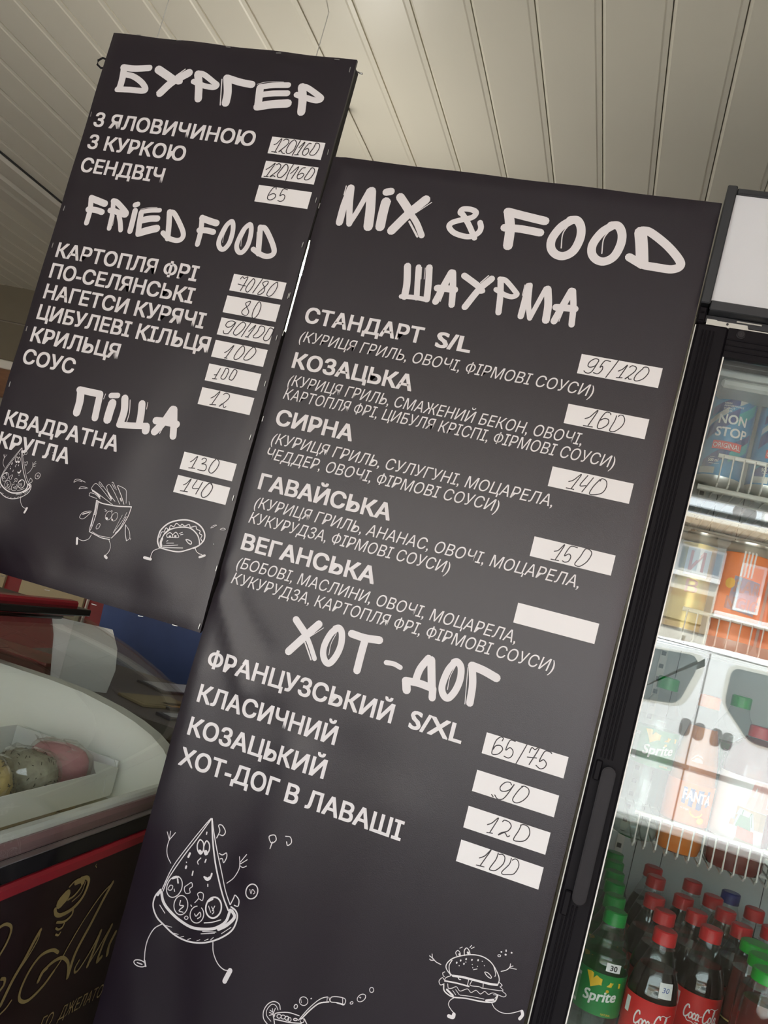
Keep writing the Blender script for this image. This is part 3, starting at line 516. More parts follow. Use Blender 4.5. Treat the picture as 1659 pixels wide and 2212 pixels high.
 'b_pizza': [[6,-8683,15756,-8717,15694,-8799,15527,-8876,15343,-8911,15175],[7,-8678,15758,-8747,15594,-8818,15438,-8884,15260,-8900,15164],[11,-8674,15757,-8631,15618,-8569,15466,-8502,15346,-8439,15254,-8379,15187],[7,-8667,15744,-8642,15683,-8582,15558,-8510,15428,-8441,15309,-8378,15229],[11,-8922,15168,-8950,15108,-8947,15041,-8898,14977,-8835,14941,-8744,14898,-8650,14884,-8558,14897,-8467,14933,-8378,14996,-8312,15073,-8299,15160,-8323,15202,-8365,15216],[20,-8911,15152,-8881,15096,-8828,15051,-8737,15007,-8629,14986,-8526,15005,-8441,15042,-8378,15107,-8365,15194],[23,-8352,15193,-8321,15158,-8361,15090,-8416,15041],[18,-8921,15163,-8932,15125],[4,-8828,14938,-8770,14940],[4,-8765,14902,-8708,14907],[4,-8685,14895,-8663,14907],[4,-8628,14896,-8607,14912],[4,-8556,14912,-8535,14928],[4,-8499,14934,-8473,14953],[4,-8454,14954,-8438,14976],[6,-8897,15062,-8845,15019],[5,-8530,14988,-8428,15018],[5,-8537,14969,-8438,15007],[5,-8385,15021,-8328,15084],[9,-8723,15590,-8734,15552,-8720,15511,-8692,15494,-8680,15529,-8693,15576,-8724,15589],[9,-8673,15596,-8683,15551,-8669,15515,-8652,15500,-8636,15536,-8646,15579,-8674,15596],[22,-8704,15513,-8692,15503],[22,-8659,15522,-8649,15511],[8,-8687,15655,-8686,15641],[15,-8774,15474,-8779,15447],[14,-8776,15379,-8777,15366],[9,-8717,15361,-8716,15332],[7,-8684,15467,-8701,15436,-8691,15420],[9,-8643,15469,-8645,15448],[8,-8584,15306,-8580,15293],[7,-8784,15408,-8782,15406],[13,-8624,15347,-8601,15343,-8577,15362,-8574,15386],[22,-8611,15341,-8596,15338,-8582,15352],[7,-8770,15217,-8775,15191,-8786,15167,-8802,15150,-8821,15140,-8840,15139,-8857,15148,-8871,15165,-8879,15188,-8880,15215,-8875,15241,-8864,15265,-8848,15282,-8829,15292,-8810,15293,-8793,15284,-8779,15267,-8772,15244,-8770,15217],[7,-8692,15118,-8691,15095,-8697,15073,-8708,15055,-8723,15043,-8741,15039,-8759,15043,-8776,15054,-8789,15072,-8796,15094,-8797,15117,-8792,15139,-8780,15157,-8765,15168,-8747,15173,-8729,15169,-8712,15157,-8700,15140,-8692,15118],[7,-8583,15138,-8569,15128,-8559,15115,-8553,15098,-8553,15080,-8557,15062,-8566,15047,-8579,15034,-8594,15027,-8610,15025,-8626,15027,-8640,15036,-8651,15049,-8657,15066,-8658,15084,-8655,15101,-8647,15118,-8635,15130,-8620,15139],[11,-8434,15181,-8435,15156,-8443,15133,-8457,15115,-8475,15102,-8496,15098,-8516,15103,-8534,15115,-8547,15135,-8553,15158,-8552,15183,-8545,15206,-8531,15225,-8512,15237,-8491,15241,-8471,15236,-8453,15223,-8441,15204,-8434,15181],[8,-8194,15369,-8198,15351,-8208,15335,-8221,15323,-8237,15317,-8252,15317,-8266,15323,-8276,15335,-8282,15351,-8282,15370,-8278,15388,-8268,15403,-8255,15416,-8240,15422,-8224,15421,-8211,15415,-8200,15403,-8194,15387,-8194,15369],[6,-8858,15217,-8868,15185,-8843,15187,-8838,15218,-8861,15216],[12,-8816,15275,-8806,15250],[14,-8854,15269,-8815,15292],[7,-8823,15199,-8816,15185],[7,-8756,15136,-8753,15103,-8722,15107,-8748,15065,-8716,15064],[7,-8624,15082,-8608,15071,-8587,15106,-8573,15082,-8592,15059],[6,-8534,15168,-8505,15132],[6,-8509,15170,-8483,15145,-8490,15126],[6,-8488,15183,-8496,15146],[15,-8549,15197,-8518,15223],[5,-8257,15379,-8240,15351,-8237,15385,-8215,15370,-8223,15356],[6,-8752,15233,-8733,15256,-8708,15281,-8695,15257,-8710,15235,-8700,15210,-8728,15196,-8746,15213,-8749,15235],[6,-8646,15154,-8625,15194,-8641,15218,-8624,15237,-8597,15232,-8591,15189,-8618,15191],[7,-8605,15637,-8594,15691,-8614,15726,-8587,15733,-8552,15698,-8562,15667,-8587,15665],[7,-8557,15538,-8531,15534,-8505,15557,-8494,15529,-8507,15485,-8523,15509,-8541,15503],[7,-8375,15230,-8363,15278,-8358,15302,-8320,15281,-8315,15238,-8345,15234],[6,-8696,15028,-8685,15046,-8667,15041,-8675,15024,-8692,15027],[7,-8535,15047,-8475,15072,-8416,15108],[8,-8670,15130,-8662,15124],[6,-8896,15368,-8935,15410,-8953,15462,-8954,15520],[6,-8951,15521,-8984,15571],[6,-8953,15526,-8960,15584],[6,-8952,15523,-8920,15585],[6,-8443,15359,-8401,15411,-8377,15481,-8384,15529],[6,-8383,15527,-8397,15565],[6,-8381,15530,-8346,15597],[6,-8375,15521,-8331,15565],[6,-8378,15508,-8352,15503,-8325,15522],[7,-8848,14939,-8893,14894,-8921,14812,-8923,14732,-8909,14658],[7,-8892,14628,-8896,14621,-8905,14614,-8918,14609,-8933,14607,-8949,14607,-8964,14609,-8975,14615,-8982,14621,-8984,14629,-8980,14636,-8971,14643,-8958,14647,-8943,14650,-8927,14650,-8912,14647,-8901,14642,-8894,14636,-8892,14628],[11,-8907,14658,-8887,14623],[8,-8957,14628,-8918,14627],[7,-8432,14944,-8411,14880,-8359,14820,-8302,14795,-8255,14806],[35,-8255,14805,-8267,14758,-8276,14723],[7,-8210,15771,-8172,15792,-8153,15762,-8182,15733,-8210,15771],[7,-8177,15742,-8182,15693],[6,-8092,15807,-8057,15811,-8040,15776,-8062,15750,-8076,15772]],
}
PRICE_BOXES = {'M0': [0, 18762, 1151, 19057], 'M1': [-11, 18002, 1137, 18295], 'M2': [-12, 17057, 1137, 17350], 'M3': [-19, 16018, 1128, 16307], 'M4': [-15, 15047, 1130, 15335], 'M5': [1, 13181, 1151, 13475], 'M6': [-2, 12648, 1149, 12945], 'M7': [4, 12141, 1155, 12441], 'M8': [19, 11678, 1174, 11976], 'B0': [-5789, 21476, -4831, 21774], 'B1': [-5776, 21047, -4830, 21345], 'B2': [-5776, 20624, -4822, 20915], 'B3': [-5763, 19071, -4817, 19357], 'B4': [-5769, 18693, -4816, 18982], 'B5': [-5759, 18313, -4814, 18605], 'B6': [-5747, 17936, -4812, 18220], 'B7': [-5743, 17535, -4808, 17819], 'B8': [-5749, 17134, -4809, 17418], 'B9': [-5733, 16047, -4789, 16332], 'B10': [-5725, 15663, -4786, 15945]}
HANDWRITING = {
 'B0': [[16,-5715,21635,-5672,21662,-5604,21752,-5665,21504],[16,-5724,21513,-5633,21508],[16,-5569,21729,-5532,21756,-5477,21740,-5475,21675,-5539,21591,-5598,21524,-5559,21545,-5527,21511,-5486,21505],[16,-5388,21757,-5438,21702,-5469,21578,-5452,21520,-5397,21522,-5340,21594,-5328,21704,-5365,21754,-5396,21754],[16,-5272,21760,-5343,21490],[16,-5264,21636,-5185,21743,-5262,21517],[16,-5303,21506,-5239,21514],[15,-5072,21735,-5113,21725,-5169,21615,-5169,21539,-5125,21518,-5078,21583,-5100,21640,-5159,21616],[15,-4991,21740,-5009,21667,-5048,21576,-5026,21536,-4955,21555,-4911,21669,-4932,21742,-4996,21745]],
 'B1': [[16,-5729,21191,-5662,21248,-5598,21316,-5689,21076],[16,-5732,21070,-5655,21075],[16,-5570,21298,-5526,21320,-5487,21282,-5514,21202,-5623,21079,-5574,21102,-5536,21089],[16,-5415,21318,-5459,21242,-5503,21128,-5468,21084,-5408,21108,-5350,21213,-5364,21298,-5414,21324],[15,-5277,21341,-5315,21207,-5331,21053],[15,-5279,21179,-5169,21312,-5239,21098],[15,-5054,21311,-5107,21288,-5151,21174,-5131,21107,-5072,21131,-5045,21188,-5085,21210,-5139,21171],[15,-4949,21308,-4988,21217,-5017,21128,-4978,21106,-4914,21152,-4876,21264,-4908,21319,-4955,21310]],
 'B2': [[15,-5452,20880,-5468,20916,-5519,20882,-5562,20763,-5554,20699,-5494,20686,-5432,20737,-5442,20790,-5493,20794,-5550,20759],[15,-5252,20897,-5329,20897,-5356,20780,-5309,20808,-5267,20782,-5270,20717,-5316,20684,-5368,20692]],
 'B3': [[15,-5624,19288,-5597,19331,-5559,19308,-5500,19333,-5566,19095],[15,-5638,19198,-5502,19186],[15,-5402,19324,-5468,19207,-5479,19129,-5434,19094,-5380,19184,-5363,19292,-5409,19325],[15,-5243,19350,-5343,19094],[15,-5143,19329,-5220,19287,-5170,19219,-5158,19144,-5220,19086,-5247,19110,-5136,19272,-5143,19329],[15,-4976,19337,-5052,19258,-5095,19136,-5071,19088,-5008,19112,-4956,19235,-4976,19339]],
 'B4': [[15,-5340,18951,-5409,18910,-5382,18857,-5317,18773,-5347,18707,-5423,18726,-5430,18782,-5350,18882,-5340,18951],[15,-5194,18966,-5242,18824,-5238,18711,-5191,18690,-5140,18785,-5140,18918,-5196,18966]],
 'B5': [[15,-5490,18562,-5556,18576,-5625,18548,-5647,18492,-5610,18461,-5549,18483,-5488,18557,-5552,18383,-5598,18351,-5644,18355,-5657,18390],[15,-5370,18588,-5435,18509,-5476,18407,-5457,18363,-5403,18368,-5325,18476,-5312,18562,-5373,18591],[15,-5229,18598,-5280,18474,-5320,18351],[15,-5220,18458,-5130,18579,-5214,18365],[15,-5252,18362,-5198,18365],[15,-5051,18572,-5073,18480,-5120,18398,-5095,18372,-5017,18401,-4959,18500,-4981,18574,-5055,18574],[15,-4882,18571,-4912,18488,-4940,18400,-4906,18359,-4848,18386,-4820,18474,-4813,18558,-4881,18577]],
 'B6': [[15,-5531,18041,-5482,18081,-5403,18185,-5489,17960],[15,-5510,17956,-5461,17960],[15,-5258,18201,-5314,18113,-5347,18002,-5319,17964,-5257,17998,-5201,18103,-5214,18183,-5260,18203],[15,-5074,18209,-5131,18126,-5174,18014,-5138,17987,-5067,18024,-5003,18139,-5029,18207,-5079,18210]],
 'B7': [[15,-5601,17652,-5556,17671,-5523,17781,-5576,17589],[15,-5614,17587,-5538,17593],[15,-5431,17789,-5454,17701,-5473,17635,-5449,17611,-5399,17629,-5369,17749,-5388,17792,-5432,17788],[15,-5284,17798,-5315,17718,-5327,17643,-5297,17623,-5258,17641,-5224,17761,-5246,17798,-5287,17798]],
 'B8': [[15,-5545,17273,-5491,17315,-5418,17402,-5502,17173],[15,-5534,17167,-5427,17180],[15,-5347,17370,-5306,17399,-5243,17380,-5245,17308,-5361,17166,-5317,17221,-5279,17167,-5245,17184]],
 'B9': [[15,-5578,16195,-5540,16228,-5478,16304,-5526,16101],[15,-5577,16095,-5472,16109],[15,-5393,16274,-5362,16304,-5318,16291,-5323,16243,-5376,16204,-5312,16209,-5280,16170,-5292,16112,-5368,16099,-5415,16103],[15,-5158,16326,-5205,16251,-5227,16145,-5198,16100,-5150,16106,-5097,16192,-5086,16286,-5130,16332,-5163,16327]],
 'B10': [[15,-5582,15809,-5532,15850,-5477,15932,-5541,15718],[15,-5607,15708,-5479,15719],[15,-5373,15937,-5415,15798,-5308,15809],[15,-5273,15922,-5329,15716],[15,-5111,15918,-5138,15939,-5185,15896,-5237,15774,-5220,15705,-5173,15697,-5111,15757,-5078,15875,-5118,15939]],
 'M0': [[15,259,18984,252,19016,199,19017,139,18961,128,18898,168,18884,232,18924,261,19001,209,18842,168,18795,121,18792,90,18813],[15,423,19021,346,19014,298,18909,329,18931,337,18877,290,18808,227,18812],[15,529,19052,466,18902,412,18777],[15,564,18901,617,18942,668,19007,595,18812],[15,557,18801,636,18813],[15,704,18986,738,19015,794,18998,783,18931,679,18807,713,18835,734,18812,763,18818],[14,878,18987,900,19024,956,19024,976,18957,927,18860,848,18807,804,18820,817,18894,878,18987]],
 'M1': [[15,269,18127,328,18163,420,18280,333,18033],[15,270,18022,397,18027],[15,607,18253,591,18277,531,18270,476,18150,466,18039,515,18028,592,18098,596,18169,540,18185,483,18146],[14,689,18254,678,18170,641,18043,662,18016,720,18033,792,18118,812,18209,777,18272,731,18273,716,18249]],
 'M2': [[14,261,17183,322,17221,411,17322,317,17090],[14,248,17087,354,17088],[14,500,17327,425,17166,506,17176],[14,581,17311,473,17078],[14,682,17284,702,17325,766,17303,785,17221,748,17127,654,17078,581,17076,606,17180,676,17307]],
 'M3': [[14,302,16164,354,16193,421,16289,341,16049],[14,283,16044,389,16049],[14,599,16289,505,16282,451,16137,507,16175,540,16141,525,16076,479,16049,443,16059],[14,706,16285,667,16178,618,16069,641,16038,698,16047,772,16132,808,16250,767,16300,704,16291]],
 'M5': [[14,234,13423,241,13463,201,13468,151,13398,133,13249,154,13211,225,13238,268,13312,229,13355,167,13336,142,13279],[14,411,13470,337,13459,311,13319,360,13367,412,13333,412,13268,373,13225,310,13231],[14,574,13475,475,13128],[14,630,13380,647,13454,694,13441,745,13478,665,13225],[14,618,13314,741,13337],[14,924,13456,894,13469,827,13454,787,13306,838,13343,886,13304,873,13245,821,13213,756,13242]],
 'M6': [[14,501,12891,473,12915,412,12896,363,12826,375,12776,431,12777,496,12825,536,12908,473,12741,425,12667,362,12652,314,12691],[14,659,12919,618,12863,567,12739,574,12687,631,12681,704,12739,752,12830,740,12901,679,12926,637,12912],[14,271,12683,299,12660]],
 'M7': [[14,315,12279,369,12320,440,12410,370,12186],[14,333,12177,408,12190],[14,503,12380,524,12408,591,12403,630,12356,599,12282,523,12236,490,12193,564,12249,612,12211,640,12231],[14,756,12419,740,12333,701,12203,763,12196,851,12236,892,12329,860,12415,791,12433,747,12413]],
 'M8': [[14,319,11821,384,11873,446,11974,354,11729],[14,301,11718,407,11728],[14,548,11965,538,11871,485,11735,511,11717,572,11738,644,11842,650,11929,613,11965,562,11951],[13,734,11955,725,11869,657,11750,670,11717,727,11731,815,11771,853,11880,830,11947,788,11964,752,11936]],
}
TEXT_LINES = [
 ('B', 'З ЯЛОВИЧИНОЮ', 'b', -9232, -6078, 21559, 269),
 ('B', 'З КУРКОЮ', 'b', -9217, -7271, 21141, 269),
 ('B', 'СЕНДВІЧ', 'b', -9215, -7556, 20705, 269),
 ('B', 'КАРТОПЛЯ ФРІ', 'b', -9176, -6399, 19115, 269),
 ('B', 'ПО-СЕЛЯНСЬКІ', 'b', -9176, -6355, 18735, 269),
 ('B', 'НАГЕТСИ КУРЯЧІ', 'b', -9165, -6031, 18356, 269),
 ('B', 'ЦИБУЛЕВІ КІЛЬЦЯ', 'b', -9171, -5829, 17978, 269),
 ('B', 'КРИЛЬЦЯ', 'b', -9159, -7404, 17571, 269),
 ('B', 'СОУС', 'b', -9183, -8144, 17169, 269),
 ('B', 'КВАДРАТНА', 'b', -9164, -6906, 16066, 269),
 ('B', 'КРУГЛА', 'b', -9164, -7742, 15679, 269),
 ('M', 'СТАНДАРТ', 'B', -4349, -2385, 18771, 259),
 ('M', 'S/L', 'B', -2173, -1620, 18765, 259),
 ('M', 'КОЗАЦЬКА', 'B', -4340, -2345, 18016, 259),
 ('M', 'СИРНА', 'B', -4354, -3052, 17072, 259),
 ('M', 'ГАВАЙСЬКА', 'B', -4337, -2150, 16029, 259),
 ('M', 'ВЕГАНСЬКА', 'B', -4339, -2135, 15059, 259),
 ('M', 'ФРАНЦУЗСЬКИЙ', 'b', -4356, -1353, 13198, 276),
 ('M', 'S/XL', 'b', -1101, -312, 13214, 276),
 ('M', 'КЛАСИЧНИЙ', 'b', -4346, -2085, 12659, 276),
 ('M', 'КОЗАЦЬКИЙ', 'b', -4351, -2115, 12152, 276),
 ('M', 'ХОТ-ДОГ В ЛАВАШІ', 'b', -4359, -798, 11686, 276),
 ('M', '(КУРИЦЯ ГРИЛЬ, ОВОЧІ, ФІРМОВІ СОУСИ)', 'i', -4339, 296, 18457, 176),
 ('M', '(КУРИЦЯ ГРИЛЬ, СМАЖЕНИЙ БЕКОН, ОВОЧІ,', 'i', -4325, 304, 17732, 176),
 ('M', 'КАРТОПЛЯ ФРІ, ЦИБУЛЯ КРІСПІ, ФІРМОВІ СОУСИ)', 'i', -4339, 821, 17503, 176),
 ('M', '(КУРИЦЯ ГРИЛЬ, СУЛУГУНІ, МОЦАРЕЛА,', 'i', -4328, 116, 16774, 176),
 ('M', 'ЧЕДДЕР, ОВОЧІ, ФІРМОВІ СОУСИ)', 'i', -4342, -617, 16525, 176),
 ('M', '(КУРИЦЯ ГРИЛЬ, АНАНАС, ОВОЧІ, МОЦАРЕЛА,', 'i', -4312, 741, 15739, 176),
 ('M', 'КУКУРУДЗА, ФІРМОВІ СОУСИ)', 'i', -4335, -1088, 15487, 176),
 ('M', '(БОБОВІ, МАСЛИНИ, ОВОЧІ, МОЦАРЕЛА,', 'i', -4325, 79, 14770, 176),
 ('M', 'КУКУРУДЗА, КАРТОПЛЯ ФРІ, ФІРМОВІ СОУСИ)', 'i', -4338, 683, 14518, 176),
]
STAPLES = {'B': [(-8871, 23342, 0), (-8046, 23308, 0), (-7074, 23274, 0), (-6112, 23251, 0), (-5043, 23234, 0), (-8289, 13623, 0), (-7421, 13610, 0), (-6522, 13605, 0), (-5667, 13641, 0), (-5054, 13656, 0), (-4769, 23079, 1), (-4741, 21626, 1), (-4714, 20791, 1), (-4728, 20022, 1), (-4706, 19165, 1), (-4721, 18442, 1), (-4697, 17679, 1), (-4691, 16791, 1), (-4690, 15798, 1), (-4637, 14674, 1), (-4650, 13749, 1), (-9336, 21775, 1), (-9291, 20002, 1), (-9293, 19311, 1), (-9120, 18044, 1), (-9295, 17776, 1), (-9285, 16769, 1)], 'M': [(-4633, 20706, 1), (-4725, 19146, 1), (-4635, 18536, 1), (-4571, 17121, 1)]}
# ------------------------------------------------------------------ the room
CEIL = 2.42
def structure(o):
    o['kind'] = 'structure'
    return o

structure(bx('floor', M['floor'], None, -3.5, 2.3, -3.3, 2.17, -0.1, 0.0))
structure(bx('wall_left', M['wall'], None, -3.5, -3.4, -3.3, 2.17, 0.0, 2.5))
structure(bx('wall_right', M['wall'], None, 2.2, 2.3, -3.3, 2.17, 0.0, 2.5))
wb = structure(bx('wall_back', M['grout'], None, -3.4, 2.2, 2.085, 2.17, 0.0, 2.5))
# tiles above the wooden rail of the back wall, as far as they show beside the left board
tile_me = None
for r in range(3):
    for c in range(14):
        if tile_me is None:
            t = MB().bevbox(-0.1225, 0.1225, -0.006, 0.006, -0.0865, 0.0865, 0.003).build('tile', M['tile'], wb)
            tile_me = t.data
        else:
            t = link('tile', tile_me, wb)
        t.location = (-3.275 + 0.25 * c - 0.005, 2.081, 2.16 + 0.178 * (r - 0.0) - 0.0)
for c in range(2):
    bx('rail', M['wood' if c else 'trim'], wb, -3.4, 2.2, 2.05, 2.085, *((1.90, 2.028) if c else (2.028, 2.068)), bev=0.004)

ce = structure(bx('ceiling', M['groove'], None, -3.4, 2.2, -3.3, 2.085, CEIL + 0.007, CEIL + 0.06))
slat = None
for i in range(56):
    if slat is None:
        w = 0.1022
        prof = [(-w / 2 + 0.0012, CEIL - 0.0005), (-w / 2 + 0.0065, CEIL - 0.0042), (w / 2 - 0.011, CEIL - 0.0042), (w / 2 - 0.0085, CEIL - 0.0026),
                (w / 2 - 0.0004, CEIL - 0.0022), (w / 2 - 0.0004, CEIL + 0.0065), (-w / 2 + 0.0012, CEIL + 0.0065)]
        p = MB().prism(prof, 1, -3.29, 2.083).build('panel', M['panel'], ce)
        slat = p.data
    else:
        p = link('panel', slat, ce)
    p.location.x = 0.011 - 0.0511 + 0.1022 * (i - 33)
tr = MB()
tr.prism([(-2.045, CEIL - 0.0045), (-2.04, CEIL - 0.012), (-1.975, CEIL - 0.012), (-1.965, CEIL - 0.006), (-1.945, CEIL - 0.006), (-1.935, CEIL - 0.016),
          (-1.905, CEIL - 0.016), (-1.895, CEIL - 0.007), (-1.875, CEIL - 0.007), (-1.865, CEIL - 0.016), (-1.80, CEIL - 0.016), (-1.79, CEIL - 0.004),
          (-1.79, CEIL - 0.003), (-2.045, CEIL - 0.003)], 1, -3.29, 2.08)
structure(tr.build('trim_1', M['trim'], None))
structure(bx('trim_2', M['seam'], None, -1.787, -1.779, -3.29, 2.08, CEIL - 0.0075, CEIL - 0.003))

# street side: a wide shop window, its parapet, lintel and bars
wf = MB()
wf.box(-3.4, -2.4, -3.3, -3.2, 0.0, 2.48)
wf.box(-2.4, 2.2, -3.3, -3.2, 0.0, 0.76)
wf.box(-2.4, 2.2, -3.3, -3.2, 2.352, 2.48)
structure(wf.build('wall_front', M['wall'], None))
win = structure(empty('window_1', (0, 0, 0)))
bx('window_bar', M['bezel'], win, -2.4, 2.2, -3.27, -3.23, 2.274, 2.300)
bx('window_post', M['trim'], win, -0.86, -0.82, -3.27, -3.23, 0.76, 2.352)
bx('window_sill', M['trim'], win, -2.4, 2.2, -3.32, -3.14, 0.73, 0.765)

# ------------------------------------------------------------------ the two menu boards
def seg_dist(x, z, a, b):
    dx, dz = b[0] - a[0], b[1] - a[1]
    t = max(0.0, min(1.0, ((x - a[0]) * dx + (z - a[1]) * dz) / (dx * dx + dz * dz)))
    return math.hypot(x - a[0] - t * dx, z - a[1] - t * dz)

FOLDS_M = [((-0.446, 1.436), (-0.366, 1.300), 0.014, 0.0032), ((-0.447, 1.50), (-0.450, 1.458), 0.008, 0.0022),
           ((-0.417, 1.452), (-0.389, 1.488), 0.009, -0.0016), ((-0.425, 1.435), (-0.35, 1.37), 0.012, -0.0016),
           ((-0.445, 1.31), (-0.406, 0.935), 0.026, 0.0030), ((-0.319, 1.268), (-0.327, 1.031), 0.034, -0.0030),
           ((-0.259, 1.23), (-0.265, 1.052), 0.030, 0.0028), ((-0.458, 2.152), (-0.459, 2.119), 0.008, -0.0022),
           ((-0.439, 2.152), (-0.438, 2.118), 0.008, 0.0015), ((0.136, 2.135), (0.120, 2.145), 0.008, -0.0015),
           ((-0.18, 1.25), (-0.19, 0.90), 0.05, -0.0022), ((-0.09, 1.2), (-0.10, 0.9), 0.05, 0.0018),
           ((-0.44, 0.90), (-0.36, 0.70), 0.03, 0.0025), ((-0.37, 0.98), (-0.30, 0.7), 0.03, -0.0020),
           ((0.05, 1.62), (0.04, 1.45), 0.06, 0.0012), ((-0.30, 1.60), (-0.25, 1.40), 0.06, 0.0012)]
FOLDS_B = [((-0.85, 1.46), (-0.80, 1.55), 0.045, -0.0030), ((-0.70, 1.45), (-0.66, 1.62), 0.05, 0.0022),
           ((-0.56, 1.44), (-0.53, 1.42), 0.035, 0.0026), ((-0.72, 1.40), (-0.60, 1.39), 0.03, -0.0020),
           ((-0.90, 1.70), (-0.80, 1.66), 0.04, 0.0016), ((-0.80, 2.30), (-0.79, 2.2), 0.04, 0.0012),
           ((-0.62, 1.62), (-0.58, 1.72), 0.05, -0.0014), ((-0.66, 2.30), (-0.65, 2.22), 0.035, -0.0012)]
def fold(folds, x, z):
    h = 0.0
    for a, b, w, amp in folds:
        d = seg_dist(x, z, a, b) / w
        if d < 3: h += amp * math.exp(-d * d)
    return h
def knot(x, z):
    d = math.hypot(x + 0.455, z - 1.451)
    if d > 0.06: return 0.0
    a = math.atan2(z - 1.451, x + 0.455)
    return -0.0055 * math.exp(-(d / 0.009) ** 2) + 0.0016 * math.sin(5 * a + 0.8) * math.exp(-((d - 0.014) / 0.012) ** 2)

def face_b(x, z, lift=0.0):
    return (x, -fold(FOLDS_B, x, z) - lift, z)
def face_m(x, z, lift=0.0):
    return (x, -fold(FOLDS_M, x, z) - knot(x, z) - lift, z)

def board_cloth(left, right, zb, zt, face, depth, nx, nz, name, parent, wob=0.0, topslope=0.0):
    """stretched banner: front grid with the cloth folded back round all four edges"""
    mb = MB()
    vs, fs = [], []
    for j in range(nz + 1):
        t = j / nz
        for i in range(nx + 1):
            s = i / nx
            z = zb + (zt + topslope * s - zb) * t
            x = left(z) + (right(z) - left(z)) * s
            if j == nz: z += wob * math.sin(s * 21) * 0.6
            if i in (0, nx): x += wob * math.sin(t * 33 + i) * 0.4
            e = min(s, 1 - s) * nx, min(t, 1 - t) * nz
            p = face(x, z)
            drop = 0.0018 * max(0, 1 - min(e)) 
            vs.append((p[0], p[1] + drop, p[2]))
    W_ = nx + 1
    for j in range(nz):
        for i in range(nx):
            fs.append((j * W_ + i, j * W_ + i + 1, (j + 1) * W_ + i + 1, (j + 1) * W_ + i))
    ring = [i for i in range(W_)] + [j * W_ + nx for j in range(1, nz + 1)] + [nz * W_ + i for i in range(nx - 1, -1, -1)] + [j * W_ for j in range(nz - 1, 0, -1)]
    b = len(vs)
    for k in ring:
        x, y, z = vs[k]
        vs.append((x, depth, z))
    n = len(ring)
    for k in range(n):
        fs.append((ring[k], b + k, b + (k + 1) % n, ring[(k + 1) % n]))
    mb.add(vs, fs)
    return mb.build(name, M['banner'], parent, smooth=True)

burger_left = lambda z: -0.9345 - 0.0065 * (z - 1.366) / 0.965
burger_right = lambda z: -0.4625 - 0.0075 * (z - 1.364) / 0.963
def mix_left(z):
    k = [(0.45, -0.4575), (0.83, -0.4570), (1.20, -0.4600), (1.36, -0.4585), (1.45, -0.4570), (1.70, -0.4595), (1.86, -0.4610), (1.88, -0.4612), (2.0, -0.4618), (2.02, -0.4635), (2.157, -0.4640)]
    for (a, p), (b, q) in zip(k, k[1:]):
        if z <= b: return p + (q - p) * max(0, (z - a)) / (b - a)
    return k[-1][1]
mix_right = lambda z: 0.1405 + 0.002 * (z - 1.6)

def fill_board(brd, key, face, heads, doodles):
    for name, s, i0, i1 in heads:
        strokes_mesh(STROKES[s][i0:i1], face).build(name, M['print'], brd)
    for b, s, sty, u0, u1, base, cap in TEXT_LINES:
        if b != key: continue
        mb = MB()
        off = {'b': 0.024, 'B': 0.028, 'i': 0.0}[sty]
        set_type(mb, s, face, u0 / 1e4, u1 / 1e4, base / 1e4, cap / 1e4, off, 0.21 if sty == 'i' else 0.0)
        mb.build('menu_line', M['print'], brd)
    for k, (x0, z0, x1, z1) in PRICE_BOXES.items():
        if k[0] != key: continue
        mb = MB()
        x0, z0, x1, z1 = x0 / 1e4, z0 / 1e4, x1 / 1e4, z1 / 1e4
        n = 8
        vs = []
        for i in range(n + 1):
            x = x0 + (x1 - x0) * i / n
            vs += [face(x, z0, 0.0005), face(x, z1, 0.0005)]
        mb.add(vs, [(2 * i, 2 * i + 2, 2 * i + 3, 2 * i + 1) for i in range(n)])
        pb = mb.build('price_box', M['card'], brd)
        if k in HANDWRITING:
            strokes_mesh(HANDWRITING[k], face, 0.0009).build('handwritten_price', M['ink'], pb)
    for name, s in doodles:
        strokes_mesh(STROKES[s], face, 0.0007, 4).build(name, M['print'], brd)
    st = None
    for x, z, vert in STAPLES[key]:
        if st is None:
            st = MB().bevbox(-0.0045, 0.0045, -0.0006, 0.0006, -0.00055, 0.00055, 0.0002).build('staple', M['steel'], brd)
            o = st
        else:
            o = link('staple', st.data, brd)
        p = face(x / 1e4, z / 1e4, 0.0006)
        o.location = p
        if vert: o.rotation_euler = (0, math.pi / 2 + rnd.uniform(-.06, .06), 0)
        else: o.rotation_euler = (0, rnd.uniform(-.1, .1), 0)

bb = empty('menu_board', (0, 0, 0), 'smaller black menu board at upper left headed БУРГЕР, stapled round its edge', 'menu board', 'black menu boards')
board_cloth(burger_left, burger_right, 1.3655, 2.3355, face_b, 0.0065, 40, 80, 'banner', bb, 0.0012, -0.0085)
fr = MB()
fr.box(-0.9335, -0.905, 0.007, 0.021, 1.368, 2.325)
fr.prism([(-0.5, 1.368), (burger_right(1.368) - 0.0005, 1.368), (burger_right(1.86) - 0.0005, 1.86), (-0.5, 1.86)], 1, 0.007, 0.021)
fr.prism([(-0.5, 2.02), (burger_right(2.02) - 0.0005, 2.02), (burger_right(2.315) - 0.0005, 2.315), (-0.5, 2.325)], 1, 0.007, 0.021)
fr.prism([(-0.5, 1.86), (burger_right(1.86) - 0.0005, 1.86), (burger_right(2.02) - 0.0005, 2.02), (-0.5, 2.02)], 1, 0.007, 0.0085)
fr.box(-0.905, -0.5, 0.007, 0.021, 1.368, 1.40)
fr.box(-0.905, -0.5, 0.007, 0.021, 2.295, 2.325)
fr.build('batten_frame', M['batten'], bb)
hk = MB()
hk.tube([(-0.938, 0.012, 2.287), (-0.952, 0.008, 2.290), (-0.9585, 0.006, 2.283), (-0.9575, 0.006, 2.275), (-0.950, 0.008, 2.2705), (-0.938, 0.012, 2.273)], 0.0019)
